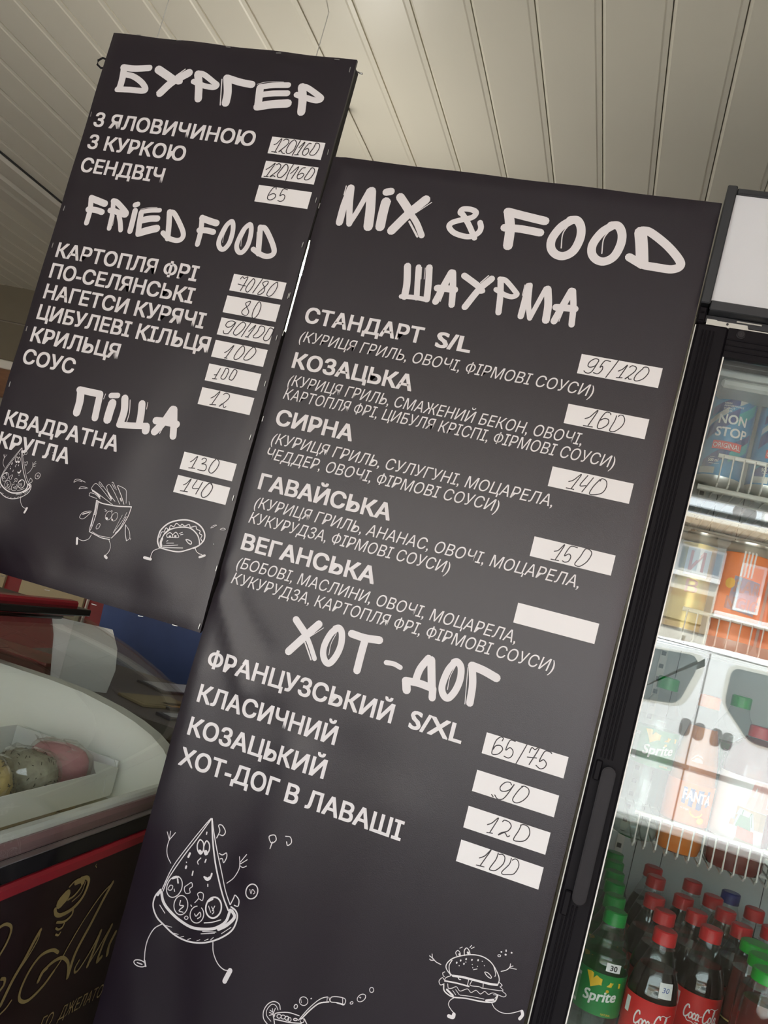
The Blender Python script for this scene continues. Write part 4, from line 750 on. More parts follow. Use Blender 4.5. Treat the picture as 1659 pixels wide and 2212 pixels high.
hk.build('hook', M['frame'], bb)
MB().tube([(-0.472, 0.015, 2.3155), (-0.4605, 0.015, 2.3125)], [0.0012, 0.0016]).build('nail', M['steel'], bb)
fill_board(bb, 'B', face_b, [('heading', 'b_head1', 0, 99), ('heading', 'b_head2', 0, 20), ('heading', 'b_head2', 20, 99), ('heading', 'b_head3', 0, 99)],
           [('pizza_drawing', 'b_pizza'), ('fries_drawing', 'b_fries'), ('taco_drawing', 'b_taco')])

mbd = empty('menu_board', (0, 0, 0), 'larger black menu board headed MIX & FOOD, wrinkled at its left edge, beside the drinks fridge', 'menu board', 'black menu boards')
board_cloth(mix_left, mix_right, 0.45, 2.158, face_m, 0.0065, 60, 150, 'banner', mbd, 0.0008, 0.003)
fr = MB()
fr.box(-0.4535, -0.42, 0.007, 0.022, 0.47, 2.14)
fr.box(0.10, 0.1385, 0.007, 0.022, 0.47, 2.14)
fr.box(-0.42, 0.10, 0.007, 0.022, 2.11, 2.14)
fr.box(-0.42, 0.10, 0.007, 0.022, 0.47, 0.50)
fr.build('batten_frame', M['batten'], mbd)
ff = MB()
ff.box(-0.44, -0.40, 0.0225, 0.05, 0.0, 2.0); ff.box(0.07, 0.11, 0.0225, 0.05, 0.0, 2.0)
ff.build('standing_post', M['batten'], mbd)
fill_board(mbd, 'M', face_m, [('heading', 'm_head1', 0, 12), ('heading', 'm_head1', 12, 13), ('heading', 'm_head1', 13, 99), ('heading', 'm_head2', 0, 99), ('heading', 'm_head3', 0, 10), ('heading', 'm_head3', 10, 99)],
           [('pizza_drawing', 'm_pizza'), ('burger_drawing', 'm_burger'), ('drink_drawing', 'm_drink')])
# the left board hangs from the ceiling on two thin wires
for x in (-0.86, -0.55):
    MB().tube([(x, 0.014, 2.32), (x, 0.014, 2.417)], 0.0008, 6).build('hanging_wire', M['steel'], bb)

lamp = empty('hanging_lamp', (-0.603, 0.3, 2.071), 'small bright bare lamp glowing in the narrow gap between the two black boards', 'lamp')
b = MB().lathe([(0.001, -0.012), (0.008, -0.010), (0.0115, -0.004), (0.0125, 0.002), (0.010, 0.009), (0.006, 0.013)], seg=16).build('bulb', M['bulb'], lamp, True)
MB().lathe([(0.0055, 0.014), (0.0055, 0.15)], seg=12).build('added_glow_tube', M['tube'], lamp, True)  # glowing tube added so the gap shows as a bright line
MB().lathe([(0.0055, -0.16), (0.0055, -0.0135)], seg=12).build('added_glow_tube', M['tube'], lamp, True)
MB().lathe([(0.008, 0.151), (0.008, 0.185), (0.0015, 0.19), (0.0015, CEIL - 2.071 - 0.004)], seg=12).build('lamp_cord', M['frame'], lamp, True)
# ------------------------------------------------------------------ drinks fridge
FX0, FX1 = 0.1462, 0.742            # door edges
fridge = empty('drinks_fridge', (0.445, 0.3, 0), 'tall black glass-door drinks fridge with a blank white light box on top', 'fridge')
inv = fridge.matrix_basis.inverted() if False else None
fridge.location = (0, 0, 0)
cb = MB()
cb.box(0.1475, 0.185, 0.055, 0.62, 0.10, 2.0)
cb.box(0.705, 0.7425, 0.055, 0.62, 0.10, 2.0)
cb.box(0.185, 0.705, 0.58, 0.62, 0.10, 2.0)
cb.box(0.185, 0.705, 0.055, 0.62, 1.955, 2.0)
cb.box(0.185, 0.705, 0.055, 0.62, 0.10, 0.30)
cb.build('carcass', M['carcass'], fridge)
lb = MB()
lb.box(0.1855, 0.190, 0.06, 0.575, 0.301, 1.954)
lb.box(0.700, 0.7045, 0.06, 0.575, 0.301, 1.954)
lb.box(0.190, 0.700, 0.56, 0.575, 0.301, 1.954)
lb.box(0.190, 0.700, 0.06, 0.56, 1.93, 1.954)
lb.box(0.190, 0.700, 0.06, 0.56, 0.301, 0.32)
liner = lb.build('liner', M['liner'], fridge)
for x in (0.268, 0.318, 0.50):
    bx('liner_seam', M['seam'], liner, x, x + 0.0012, 0.5585, 0.5605, 0.32, 1.93)
stp = MB()
stp.box(0.232, 0.246, 0.556, 0.5605, 0.4, 1.9)
strip = stp.build('shelf_strip', M['carcass'], liner)
sl = MB()
for k in range(58):
    sl.box(0.2345, 0.2425, 0.5545, 0.5565, 0.42 + k * 0.025, 0.428 + k * 0.025)
o = sl.build('strip_slot', M['seam'], liner); o['kind'] = 'stuff'
bx('top_light_cover', M['liner'], liner, 0.20, 0.69, 0.062, 0.13, 1.915, 1.929, bev=0.004)
bx('base', M['frame'], fridge, 0.15, 0.74, 0.06, 0.6, 0.0, 0.0995)

# header light box
hd = MB()
hd.bevbox(0.1435, 0.1572, -0.012, 0.05, 2.006, 2.1835, 0.0015)
hd.bevbox(0.731, 0.7447, -0.012, 0.05, 2.006, 2.1835, 0.0015)
hd.bevbox(0.1575, 0.7307, -0.009, 0.05, 2.1735, 2.1815, 0.0012)
hd.bevbox(0.1575, 0.7307, -0.009, 0.05, 1.9985, 2.0128, 0.0012)
header = hd.build('header_frame', M['bezel'], fridge)
bx('light_panel', M['acrylic'], header, 0.1575, 0.7307, -0.004, 0.0, 2.013, 2.1732)
bx('header_box', M['frame'], header, 0.150, 0.738, 0.051, 0.56, 2.01, 2.178)
rc = bx('recess_band', M['bezel'], fridge, 0.150, 0.738, 0.012, 0.054, 1.9875, 1.998)
w_ = MB()
w_.prism([(0.158, 1.9815), (0.70, 1.9815), (0.70, 1.9842), (0.215, 1.9842), (0.213, 1.9895), (0.173, 1.9895), (0.171, 1.9905), (0.158, 1.9905)], 1, 0.006, 0.012)
ws = w_.build('white_lip', M['carcass'], fridge)
MB().lathe([(0.0017, 0), (0.0017, 0.0012)], seg=12).build('screw_hole', M['seam'], ws).matrix_basis = Matrix.Translation((0.1865, 0.0057, 1.9865)) @ Matrix.Rotation(math.pi / 2, 4, 'X')
bx('slot', M['carcass'], rc, 0.198, 0.232, 0.0095, 0.0119, 1.9935, 1.9955, bev=0.0006)
cn = MB()
cn.bevbox(0.1445, 0.156, 0.0, 0.054, 1.981, 2.0055, 0.002)
cn.bevbox(0.1455, 0.1525, -0.002, 0.0, 1.9845, 1.9865, 0.0006)
cn.bevbox(0.1455, 0.1525, -0.002, 0.0, 1.9955, 1.9975, 0.0006)
cn.build('hinge_corner', M['frame'], fridge)

# door
door = empty('door', (0, 0, 0)); door.parent = fridge
GL, GR, GT, GB = 0.1895, 0.699, 1.9365, 0.36
df = MB()
df.bevbox(FX0, GL, -0.004, 0.046, 0.31, 1.9795, 0.003)
df.bevbox(GR, FX1, -0.004, 0.046, 0.31, 1.9795, 0.003)
df.box(GL, GR, -0.0035, 0.046, GT, 1.979)
df.box(GL, GR, -0.0035, 0.046, 0.312, GB)
dfr = df.build('door_frame', M['frame'], door)
for k, x in enumerate((0.1545, 0.1595, 0.1645, 0.1695)):
    bx('rib', M['frame'], dfr, x, x + 0.0022, -0.0062, -0.004, 1.36, 1.97, bev=0.0008)
    bx('rib', M['frame'], dfr, x, x + 0.0022, -0.0062, -0.004, 0.32, 1.165, bev=0.0008)
for z in (1.945, 1.953, 1.961):
    bx('rib', M['frame'], dfr, GL, GR, -0.0052, -0.0035, z, z + 0.0022, bev=0.0006)
fl = MB()
fl.box(GL + 0.0005, GL + 0.0022, -0.002, 0.03, GB, GT); fl.box(GR - 0.0022, GR - 0.0005, -0.002, 0.03, GB, GT)
fl.build('glass_gasket', M['wire'], dfr)
st = MB()
st.box(0.1440, 0.1456, 0.002, 0.05, 0.32, 1.978)
st.build('edge_seal', M['carcass'], dfr)
gl = MB().box(GL + 0.0025, GR - 0.0025, 0.004, 0.008, GB, GT - 0.0008).build('glass_pane', M['glass'], door)
gl = MB().box(GL + 0.0025, GR - 0.0025, 0.024, 0.028, GB, GT - 0.0008).build('glass_pane', M['glass'], door)
lk = MB().lathe([(0.0062, 0), (0.0062, 0.0015), (0.0048, 0.0022), (0.0046, 0.0032), (0.0012, 0.0032)], seg=20).build('lock', M['handle'], door, True)
lk.matrix_basis = Matrix.Translation((0.2065, -0.0036, 1.9712)) @ Matrix.Rotation(math.pi / 2, 4, 'X')
ky = MB().box(-0.0005, 0.0005, -0.0015, 0.0015, 0.0032, 0.0036).build('keyhole', M['seam'], lk)
# handle: long bar with round ends, standing off two lugs
def stadium(x0, x1, z0, z1, n=9):
    r = (x1 - x0) / 2; cx = (x0 + x1) / 2
    return [(cx + r * math.cos(math.pi * k / n), z1 - r + r * math.sin(math.pi * k / n)) for k in range(n + 1)] + \
           [(cx - r * math.cos(math.pi * k / n), z0 + r - r * math.sin(math.pi * k / n)) for k in range(n + 1)]
hb = MB()
hb.prism(stadium(0.1610, 0.1795, 1.170, 1.3525), 1, -0.017, -0.007)
hb.prism(stadium(0.1625, 0.1780, 1.1715, 1.351), 1, -0.0185, -0.017)
h_ = hb.build('handle', M['handle'], door)
for a in ((0.1515, 0.1600, -0.012, -0.004, 1.33, 1.357), (0.1515, 0.1605, -0.012, -0.004, 1.150, 1.182), (0.1625, 0.178, -0.0075, -0.004, 1.18, 1.20), (0.1625, 0.178, -0.0075, -0.004, 1.32, 1.34)):
    bx('handle_lug', M['frame'], h_, *a, bev=0.0015)

# wire shelves
def rack(zr, low, y0=0.10):
    sh = empty('shelf', (0, 0, 0)); sh.parent = fridge
    zf = zr - 0.046
    MB().tube([(0.2215, y0 + 0.004, zr), (0.6875, y0 + 0.004, zr)], 0.0033, 8).build('front_rail', M['wire'], sh, True)
    n = 31
    me = None
    for i in range(n):
        x = 0.2285 + i * 0.01515
        if me is None:
            o = MB().tube([(0, y0, zr), (0, y0, zf + 0.004), (0, y0 + 0.008, zf - 0.001), (0, 0.535, zf - 0.001)], 0.0015, 6).build('wire', M['wire'], sh, True)
            me = o.data
        else:
            o = link('wire', me, sh)
        o.location.x = x
    for y in (0.2, 0.36, 0.53):
        MB().tube([(0.20, y, zf - 0.0045), (0.69, y, zf - 0.0045)], 0.002, 6).build('cross_wire', M['wire'], sh)
    if low:
        MB().tube([(0.2025, y0 + 0.008, zf - 0.0055), (0.6875, y0 + 0.008, zf - 0.0055)], 0.0042, 8).build('front_rail', M['wire'], sh, True)
    for x in (0.1935, 0.6965):
        MB().box(x - 0.003, x + 0.003, 0.09, 0.55, zf - 0.012, zf - 0.003).build('side_bracket', M['frame'], sh)
    return zf + 0.0007
Z1 = rack(1.8235, True)
Z2 = rack(1.5890, False)
Z3 = rack(1.2885, False)
Z4 = rack(0.9565, False, 0.034)

# ------------------------------------------------------------------ bottles and cans
def prof_bottle(k, body, scale):
    return [(r * k, z * k) for r, z in body]

COLA_P = [(0.0, 0.004), (0.022, 0.001), (0.029, 0.004), (0.0315, 0.012), (0.0320, 0.030), (0.0300, 0.050), (0.0300, 0.064), (0.0322, 0.072), (0.0326, 0.080),
          (0.0326, 0.152), (0.0322, 0.158), (0.0290, 0.172), (0.0235, 0.188), (0.0180, 0.202), (0.0145, 0.212), (0.0132, 0.218)]
SPR_P = [(0.0, 0.004), (0.022, 0.001), (0.029, 0.004), (0.0315, 0.012), (0.0310, 0.040), (0.0318, 0.060), (0.0310, 0.080), (0.0318, 0.103), (0.0322, 0.106),
         (0.0322, 0.162), (0.0326, 0.166), (0.0326, 0.172), (0.0295, 0.184), (0.0230, 0.196), (0.0170, 0.207), (0.0140, 0.216), (0.0132, 0.219)]
def shrink(p, d): return [(max(0.0, r - d), z + (0.001 if i == 0 else 0)) for i, (r, z) in enumerate(p)]
def upto(p, zmax):
    out = []
    for (r0, z0), (r1, z1) in zip(p, p[1:]):
        out.append((r0, z0))
        if z1 >= zmax:
            t = (zmax - z0) / max(1e-6, z1 - z0)
            out += [(r0 + (r1 - r0) * t, zmax), (0.0005, zmax)]
            return out
    return out + [p[-1]]

def cap_mesh(r, z0, z1, seg=36):
    """screw cap with a knurled rim and a tamper ring below"""
    mb = MB()
    vs, fs = [], []
    lv = [(r * 1.02, z0), (r * 1.02, z0 + 0.003), (r, z0 + 0.0036), (r, z1 - 0.0016), (r - 0.0016, z1), (0.0005, z1)]
    for q, (rr, z) in enumerate(lv):
        for i in range(seg):
            a = 2 * math.pi * i / seg
            k = rr + (0.00035 if (i % 2 and 1 < q < 4) else 0)
            vs.append((k * math.cos(a), k * math.sin(a), z))
    n = len(lv)
    fs = [(j * seg + i, j * seg + (i + 1) % seg, (j + 1) * seg + (i + 1) % seg, (j + 1) * seg + i) for j in range(n - 1) for i in range(seg)]
    fs += [tuple(range(seg - 1, -1, -1)), tuple(range((n - 1) * seg, n * seg))]
    mb.add(vs, fs)
    return mb

def band(r, z0, z1, seg=28):
    mb = MB()
    mb.lathe([(r - 0.0004, z0), (r, z0), (r, z1), (r - 0.0004, z1)], seg=seg, close=False)
    return mb

COLA_SCRIPT = [
 (0.34, [(1.55, 2.35), (1.35, 2.75), (0.9, 2.65), (0.45, 2.0), (0.35, 1.2), (0.7, 0.7), (1.35, 0.95), (1.75, 1.35)]),
 (0.28, [(2.25, 1.75), (1.85, 1.5), (1.8, 1.0), (2.1, 0.75), (2.5, 1.0), (2.55, 1.5), (2.25, 1.75)]),
 (0.28, [(3.35, 1.55), (3.1, 1.8), (2.8, 1.5), (2.7, 1.05), (2.95, 0.75), (3.4, 1.0)]),
 (0.28, [(4.15, 1.6), (3.85, 1.8), (3.55, 1.4), (3.5, 0.95), (3.8, 0.75), (4.1, 1.2), (4.2, 1.75), (4.15, 0.95), (4.45, 0.8)]),
 (0.22, [(4.55, 1.45), (5.0, 1.6)]),
 (0.34, [(6.75, 2.55), (6.5, 3.0), (6.0, 2.85), (5.5, 2.1), (5.4, 1.2), (5.75, 0.65), (6.4, 0.85), (6.9, 1.3)]),
 (0.28, [(7.4, 1.75), (7.0, 1.5), (6.95, 1.0), (7.25, 0.75), (7.65, 1.0), (7.7, 1.5), (7.4, 1.75)]),
 (0.24, [(7.9, 1.1), (8.4, 2.1), (8.55, 2.9), (8.3, 3.0), (8.1, 2.2), (8.05, 1.1), (8.35, 0.8)]),
 (0.28, [(9.3, 1.6), (9.0, 1.8), (8.7, 1.4), (8.65, 0.95), (8.95, 0.75), (9.25, 1.2), (9.35, 1.75), (9.3, 0.95), (9.7, 0.85)]),
 (0.20, [(0.9, 0.75), (1.6, 0.25), (2.6, 0.3), (3.6, 0.05), (4.3, 0.35), (3.6, 0.35)]),
 (0.16, [(6.4, 2.75), (7.2, 3.2), (8.4, 3.05), (9.6, 3.3)])]

def cola_bottle(name='cola_bottle', sticker=None, written=True):
    t = empty(name, (0, 0, 0))
    k = 1.03
    P = prof_bottle(k, COLA_P, 1)
    MB().lathe(upto(shrink(P, 0.0006), 0.186 * k), seg=28).build('cola', M['cola'], t, True)
    MB().lathe([p for p in P if p[1] > 0.15 * k], seg=28, close=False).build('bottle_shell', M['pet'], t, True)
    cap_mesh(0.0150 * k, 0.2165 * k, 0.2345 * k).build('cap', M['redcap'], t, True)
    MB().lathe([(0.0135 * k, 0.2115 * k), (0.0165 * k, 0.2125 * k), (0.0135 * k, 0.2135 * k)], seg=24, close=False).build('neck_ring', M['pet'], t, True)
    lab = band(0.0331 * k, 0.080 * k, 0.150 * k).build('label', M['redlabel'], t, True)
    if written:
        f = drum(0, 0, 0.0331 * k)
        mb = MB()
        for w, pts in COLA_SCRIPT:
            stroke(mb, [(-0.0235 + x * 0.0052, 0.112 * k + z * 0.0082) for x, z in pts], w * 0.0058, f, 0.0004, 6)
        set_type(mb, 'ORIGINAL TASTE', f, -0.012, 0.023, 0.100 * k, 0.0042, 0.012)
        mb.build('lettering', M['white'], lab)
        ba = MB()
        patch(ba, [(-0.041, 0.125 * k), (-0.033, 0.125 * k), (-0.033, 0.144 * k), (-0.041, 0.144 * k)], f, 0.0003, 3)
        set_type(ba, 'ІІІІІІ', f, -0.041, -0.034, 0.09, 0.006, 0.0)
        ba.build('small_print', M['white'], lab)
    if sticker:
        f = drum(0, 0, 0.0326 * k)
        sb = MB()
        patch(sb, [(0.002, 0.158 * k), (0.021, 0.158 * k), (0.021, 0.176 * k), (0.002, 0.176 * k)], lambda u, v, l: (drum(0, 0, 0.0327 * k - (v - 0.158 * k) * 0.30)(u, v, l)), 0.0006, 4)
        sk = sb.build('price_sticker', M['paper'], t)
        tb = MB()
        set_type(tb, sticker, lambda u, v, l: (drum(0, 0, 0.0327 * k - (v - 0.158 * k) * 0.30)(u, v, l)), 0.006, 0.016, 0.165 * k, 0.0065, 0.0, 0.2, 0.0009)
        tb.build('handwritten_price', M['blueprint'], sk)
    return t

def sprite_bottle(name='lemonade_bottle', sticker=None, cap_mat='greencap'):
    t = empty(name, (0, 0, 0))
    k = 1.03
    P = prof_bottle(k, SPR_P, 1)
    MB().lathe(P, seg=28, close=False).build('bottle_shell', M['pet'], t, True)
    MB().lathe(upto(shrink(P, 0.0012), 0.176 * k), seg=24).build('lemonade', M['lemonade'], t, True)
    cap_mesh(0.0150 * k, 0.2175 * k, 0.2355 * k).build('cap', M[cap_mat], t, True)
    lab = band(0.0327 * k, 0.107 * k, 0.160 * k).build('label', M['greenlabel'], t, True)
    f = drum(0, 0, 0.0327 * k)
    mb = MB()
    set_type(mb, 'Sprite', lambda u, v, l: f(u, v + (u + 0.025) * 0.16, l), -0.024, 0.021, 0.1215 * k, 0.0150, 0.026, 0.10)
    mb.build('lettering', M['white'], lab)
    yb = MB()
    vs = [(-0.026, 0.157), (-0.019, 0.1585), (-0.006, 0.1535), (0.010, 0.1515), (0.024, 0.1525), (0.024, 0.1465), (0.004, 0.1435), (-0.014, 0.1435), (-0.0165, 0.1385), (-0.0185, 0.147)]
    cu, cv = 0.0, 0.1485
    top = [(-0.026, 0.157), (-0.019, 0.1585), (-0.006, 0.1540), (0.010, 0.1520), (0.024, 0.1525)]
    bot = [(-0.0205, 0.1480), (-0.0165, 0.1390), (-0.006, 0.1455), (0.008, 0.1460), (0.024, 0.1465)]
    pv = [f(u, v * k, 0.0004) for p in zip(top, bot) for u, v in p]
    yb.add(pv, [(2 * i + 1, 2 * i + 3, 2 * i + 2, 2 * i) for i in range(4)])
    stroke(yb, [(0.0062, 0.1405 * k), (0.0064, 0.1407 * k)], 0.0042, f, 0.0007)
    set_type(yb, 'NATURAL', f, 0.004, 0.018, 0.1095 * k, 0.0028, 0.01)
    yb.build('yellow_mark', M['yellow'], lab)
    sp = MB()
    set_type(sp, 'ІІІІІІІІ', f, -0.042, -0.034, 0.112 * k, 0.040, 0.0)
    sp.build('small_print', M['white'], lab)
    if sticker:
        g = lambda u, v, l: drum(0, 0, 0.0335 * k)(u, v, l)
        sb = MB(); patch(sb, [(-0.002, 0.1655 * k), (0.018, 0.1655 * k), (0.018, 0.1765 * k), (-0.002, 0.1765 * k)], g, 0.0004, 4)
        sk = sb.build('price_sticker', M['paper'], t)
        tb = MB(); set_type(tb, sticker, g, 0.003, 0.013, 0.1675 * k, 0.0075, 0.02, 0.0, 0.0008)
        tb.build('handwritten_price', M['blackprint'], sk)
    return t

def put(o, x, y, z, label, cat, group=None, rz=0.0):
    o.location = (x, y, z); o.rotation_euler = (0, 0, rz)
    o['label'] = label; o['category'] = cat
    if group: o['group'] = group
    return o

ZB = Z4
# green-capped lemonade bottles: one file going back along the left side of the lowest shelf
spr = sprite_bottle(sticker='30')
put(spr, 0.2262, 0.086, ZB, 'clear lemonade bottle with green cap and a 30 sticker, frontmost on the lowest shelf', 'bottle', 'green-capped lemonade bottles', 0.10)
sp2 = sprite_bottle()
ranks = ['second', 'third', 'fourth', 'fifth', 'sixth']
for i, y in enumerate((0.163, 0.244, 0.314, 0.388, 0.458)):
    o = sp2 if i == 0 else copy_tree(sp2)
    put(o, 0.2262 + 0.0008 * i, y, ZB, 'green-capped lemonade bottle, %s from the front of the left file on the lowest shelf' % ranks[i], 'bottle', 'green-capped lemonade bottles', rnd.uniform(-.5, .5))
# cola bottles
cola_pos = [(0.2945, 0.0790, 'cola bottle with red cap and a handwritten price sticker, frontmost on the lowest fridge shelf'),
            (0.3660, 0.1720, 'cola bottle with full red label behind and right of the one with the price sticker'),
            (0.3000, 0.1780, 'cola bottle with red cap directly behind the cola bottle with the price sticker'),
            (0.2890, 0.2460, 'cola bottle third from the front in the file beside the lemonade bottles'),
            (0.2990, 0.3820, 'cola bottle fourth from the front in the file beside the lemonade bottles'),
            (0.2980, 0.4500, 'rearmost cola bottle of the file beside the lemonade bottles'),
            (0.3520, 0.2385, 'cola bottle directly behind the second labelled cola bottle'),
            (0.3380, 0.3060, 'cola bottle third from the front in the second cola file'),
            (0.3650, 0.4400, 'rearmost cola bottle of the second cola file, standing free of the others'),
            (0.3920, 0.3760, 'cola bottle left of the blue-capped bottle at the back'),
            (0.4040, 0.3120, 'cola bottle in the middle of the third cola file, in front of the blue-capped bottle'),
            (0.4190, 0.2460, 'cola bottle half hidden behind the bright green juice caps'),
            (0.4590, 0.3840, 'cola bottle just right of the blue-capped bottle'),
            (0.4700, 0.2920, 'cola bottle at the right picture edge behind the juice bottles'),
            (0.5200, 0.3650, 'rearmost cola bottle at the right picture edge')]
first = cola_bottle(sticker='30')
put(first, *cola_pos[0][:2], ZB, cola_pos[0][2], 'bottle', 'red-capped cola bottles', 0.06)
plain = cola_bottle()
for i, (x, y, lab) in enumerate(cola_pos[1:]):
    o = plain if i == 0 else copy_tree(plain)
    put(o, x, y, ZB, lab, 'bottle', 'red-capped cola bottles', 0.10 if i == 0 else rnd.uniform(-2, 2))
# blue-capped bottle of tea
t = empty('tea_bottle', (0, 0, 0))
k = 1.03
MB().lathe(upto(shrink(prof_bottle(k, COLA_P, 1), 0.0006), 0.190 * k), seg=24).build('tea', M['tea'], t, True)
MB().lathe([p for p in prof_bottle(k, COLA_P, 1) if p[1] > 0.15 * k], seg=24, close=False).build('bottle_shell', M['pet'], t, True)
cap_mesh(0.0150 * k, 0.2165 * k, 0.2345 * k).build('cap', M['bluecap'], t, True)
band(0.0331 * k, 0.080 * k, 0.150 * k).build('label', M['blueprint'], t, True)
put(t, 0.4300, 0.450, ZB, 'brown bottle with the only dark blue cap, at the back of the lowest shelf', 'bottle')
# wide-capped berry juice bottles
JP = [(0.0, 0.003), (0.021, 0.001), (0.027, 0.006), (0.029, 0.016), (0.029, 0.150), (0.0285, 0.175), (0.027, 0.195), (0.0245, 0.210), (0.0220, 0.218), (0.0205, 0.223)]
def juice_bottle():
    t = empty('juice_bottle', (0, 0, 0))
    MB().lathe(upto(shrink(JP, 0.0008), 0.198), seg=28).build('juice', M['berry'], t, True)
    MB().lathe([p for p in JP if p[1] > 0.17], seg=28, close=False).build('bottle_shell', M['pet'], t, True)
    cap_mesh(0.0215, 0.2225, 0.2375, 48).build('cap', M['limecap'], t, True)
    lab = band(0.0294, 0.050, 0.128).build('label', M['maroon'], t, True)
    band(0.0296, 0.126, 0.128).build('gold_line', M['goldcan'], lab, True)
    return t
j = juice_bottle()
put(j, 0.4290, 0.068, ZB, 'red juice bottle with a wide bright green cap and a 40 tag, frontmost of three', 'bottle', 'wide-capped red juice bottles')
f = drum(0, 0, 0.0291)
sb = MB(); patch(sb, [(-0.010, 0.138), (0.012, 0.134), (0.013, 0.156), (-0.006, 0.160)], f, 0.0005, 4)
sk = sb.build('price_tag', M['paper'], j)
tb = MB(); set_type(tb, '40', f, -0.006, 0.012, 0.137, 0.014, 0.03, 0.1, 0.0009); tb.build('handwritten_price', M['blackprint'], sk)
fb = MB()
for i in range(9):
    a = 0.3 + i * 0.32
    stroke(fb, [(0.001, 0.150), (0.002 + 0.010 * math.cos(a), 0.165 + 0.010 * math.sin(a))], 0.0018, f, 0.0005)
fb.build('flower_print', M['pinkred'], j)
for i, (x, y, lab) in enumerate([(0.4330, 0.127, 'red juice bottle with bright green cap, second of three from the front'), (0.4310, 0.186, 'red juice bottle with bright green cap, rearmost of three')]):
    o = copy_tree(j) if i == 0 else copy_tree(o)
    if i == 0:
        for ch in list(o.children):
            if ch.name.startswith(('price_tag', 'flower')):
                for g in list(ch.children): bpy.data.objects.remove(g)
                bpy.data.objects.remove(ch)
    put(o, x, y, ZB, lab, 'bottle', 'wide-capped red juice bottles', 0.4)

# ---- third shelf
s3 = sprite_bottle()
put(s3, 0.2300, 0.160, Z3, 'clear lemonade bottle with green cap standing on the middle wire shelf beside the orange bottle', 'bottle', None, 0.22)
FP = [(0.0, 0.004), (0.022, 0.001), (0.030, 0.004), (0.0325, 0.014), (0.0325, 0.040), (0.0335, 0.046), (0.0335, 0.106), (0.0325, 0.112), (0.0310, 0.135), (0.027, 0.160), (0.021, 0.185), (0.0155, 0.205), (0.0132, 0.216)]
t = empty('orange_soda_bottle', (0, 0, 0))
MB().lathe(upto(shrink(FP, 0.0006), 0.185), seg=28).build('soda', M['orange'], t, True)
MB().lathe([p for p in FP if p[1] > 0.13], seg=28, close=False).build('bottle_shell', M['pet'], t, True)
cap_mesh(0.0150, 0.2145, 0.2325).build('cap', M['orangelabel'], t, True)
lab = band(0.0340, 0.047, 0.105).build('label', M['orangelabel'], t, True)
f = drum(0, 0, 0.0340)
mb = MB()
pv = [(-0.016, 0.097), (0.024, 0.098), (0.024, 0.078), (0.010, 0.070), (-0.016, 0.0755)]
mb.add([f(u, v, 0.0004) for u, v in [(-0.016, 0.0755), (-0.003, 0.0725), (0.010, 0.070), (0.024, 0.078), (-0.016, 0.098), (-0.003, 0.098), (0.010, 0.098), (0.024, 0.099)]],
       [(0, 1, 5, 4), (1, 2, 6, 5), (2, 3, 7, 6)])
mb.build('logo_ground', M['blueprint'], lab)
mb = MB(); set_type(mb, 'FANTA', lambda u, v, l: f(u, v - (u + 0.016) * 0.05, l), -0.0155, 0.026, 0.0815, 0.0150, 0.035, 0.0, 0.0008)
set_type(mb, 'orange', f, -0.016, -0.004, 0.0675, 0.0026, 0.0); mb.build('lettering', M['white'], lab)
mb = MB()
mb.add([f(0.0075 + 0.010 * math.cos(a), 0.067 - 0.008 * math.sin(a), 0.0005) for a in [math.pi * i / 8 for i in range(9)]], [tuple(range(8, -1, -1))])
mb.add([f(0.016 + 0.006 * math.cos(a), 0.056 + 0.005 * math.sin(a), 0.0006) for a in [2 * math.pi * i / 10 for i in range(10)]], [tuple(range(10))])
mb.build('orange_slice_print', M['yellow'], lab)
put(t, 0.2920, 0.152, Z3, 'orange soda bottle with orange label on the middle wire shelf', 'bottle', None, 0.12)

t = empty('juice_pack', (0, 0, 0))
ck = MB()
pr = [(0.012, 0.0), (0.037, 0.002), (0.041, 0.010), (0.041, 0.150), (0.036, 0.172), (0.018, 0.19)]
ck.lathe(pr, seg=20)
ck.build('juice', M['berry'], t, True)
lab = band(0.0416, 0.044, 0.135).build('label', M['white'], t, True)
f = drum(0, 0, 0.0416)
def flat(name, m, poly, lift=0.0005, nu=5):
    b = MB(); patch(b, poly, f, lift, nu); return b.build(name, M[m], lab)
flat('red_field', 'pinkred', [(-0.010, 0.094), (0.044, 0.090), (0.044, 0.133), (-0.004, 0.133)])
flat('red_field', 'redpanel', [(0.024, 0.045), (0.040, 0.045), (0.044, 0.092), (0.022, 0.092)])
flat('plank_print', 'farmer_wood', [(-0.020, 0.070), (0.022, 0.066), (0.022, 0.091), (-0.020, 0.094)])
flat('shirt_print', 'farmer_blue', [(-0.024, 0.070), (0.008, 0.066), (0.002, 0.088), (-0.016, 0.092)], 0.0007)
flat('arm_print', 'skin', [(-0.026, 0.066), (-0.020, 0.066), (-0.019, 0.074), (-0.025, 0.075)], 0.0008)
flat('apron_print', 'farmer_green', [(-0.018, 0.066), (0.003, 0.064), (-0.001, 0.082), (-0.014, 0.083)], 0.0009)
b = MB()
stroke(b, [(-0.012, 0.083), (-0.011, 0.090)], 0.0009, f, 0.0010); stroke(b, [(-0.002, 0.082), (0.000, 0.088), (0.003, 0.070)], 0.0009, f, 0.0010)
b.build('apron_strap_print', M['farmer_green'], lab)
flat('crate_print', 'farmer_red', [(-0.014, 0.050), (0.010, 0.047), (0.007, 0.064), (-0.015, 0.067)], 0.0011)
flat('crate_edge_print', 'farmer_wood', [(-0.016, 0.045), (0.010, 0.043), (0.010, 0.048), (-0.015, 0.051)], 0.0012)
b = MB(); set_type(b, 'b', f, 0.018, 0.024, 0.099, 0.016, 0.0); b.build('lettering', M['paper'], lab)
cap_mesh(0.016, 0.191, 0.208).build('cap', M['redcap'], t, True)
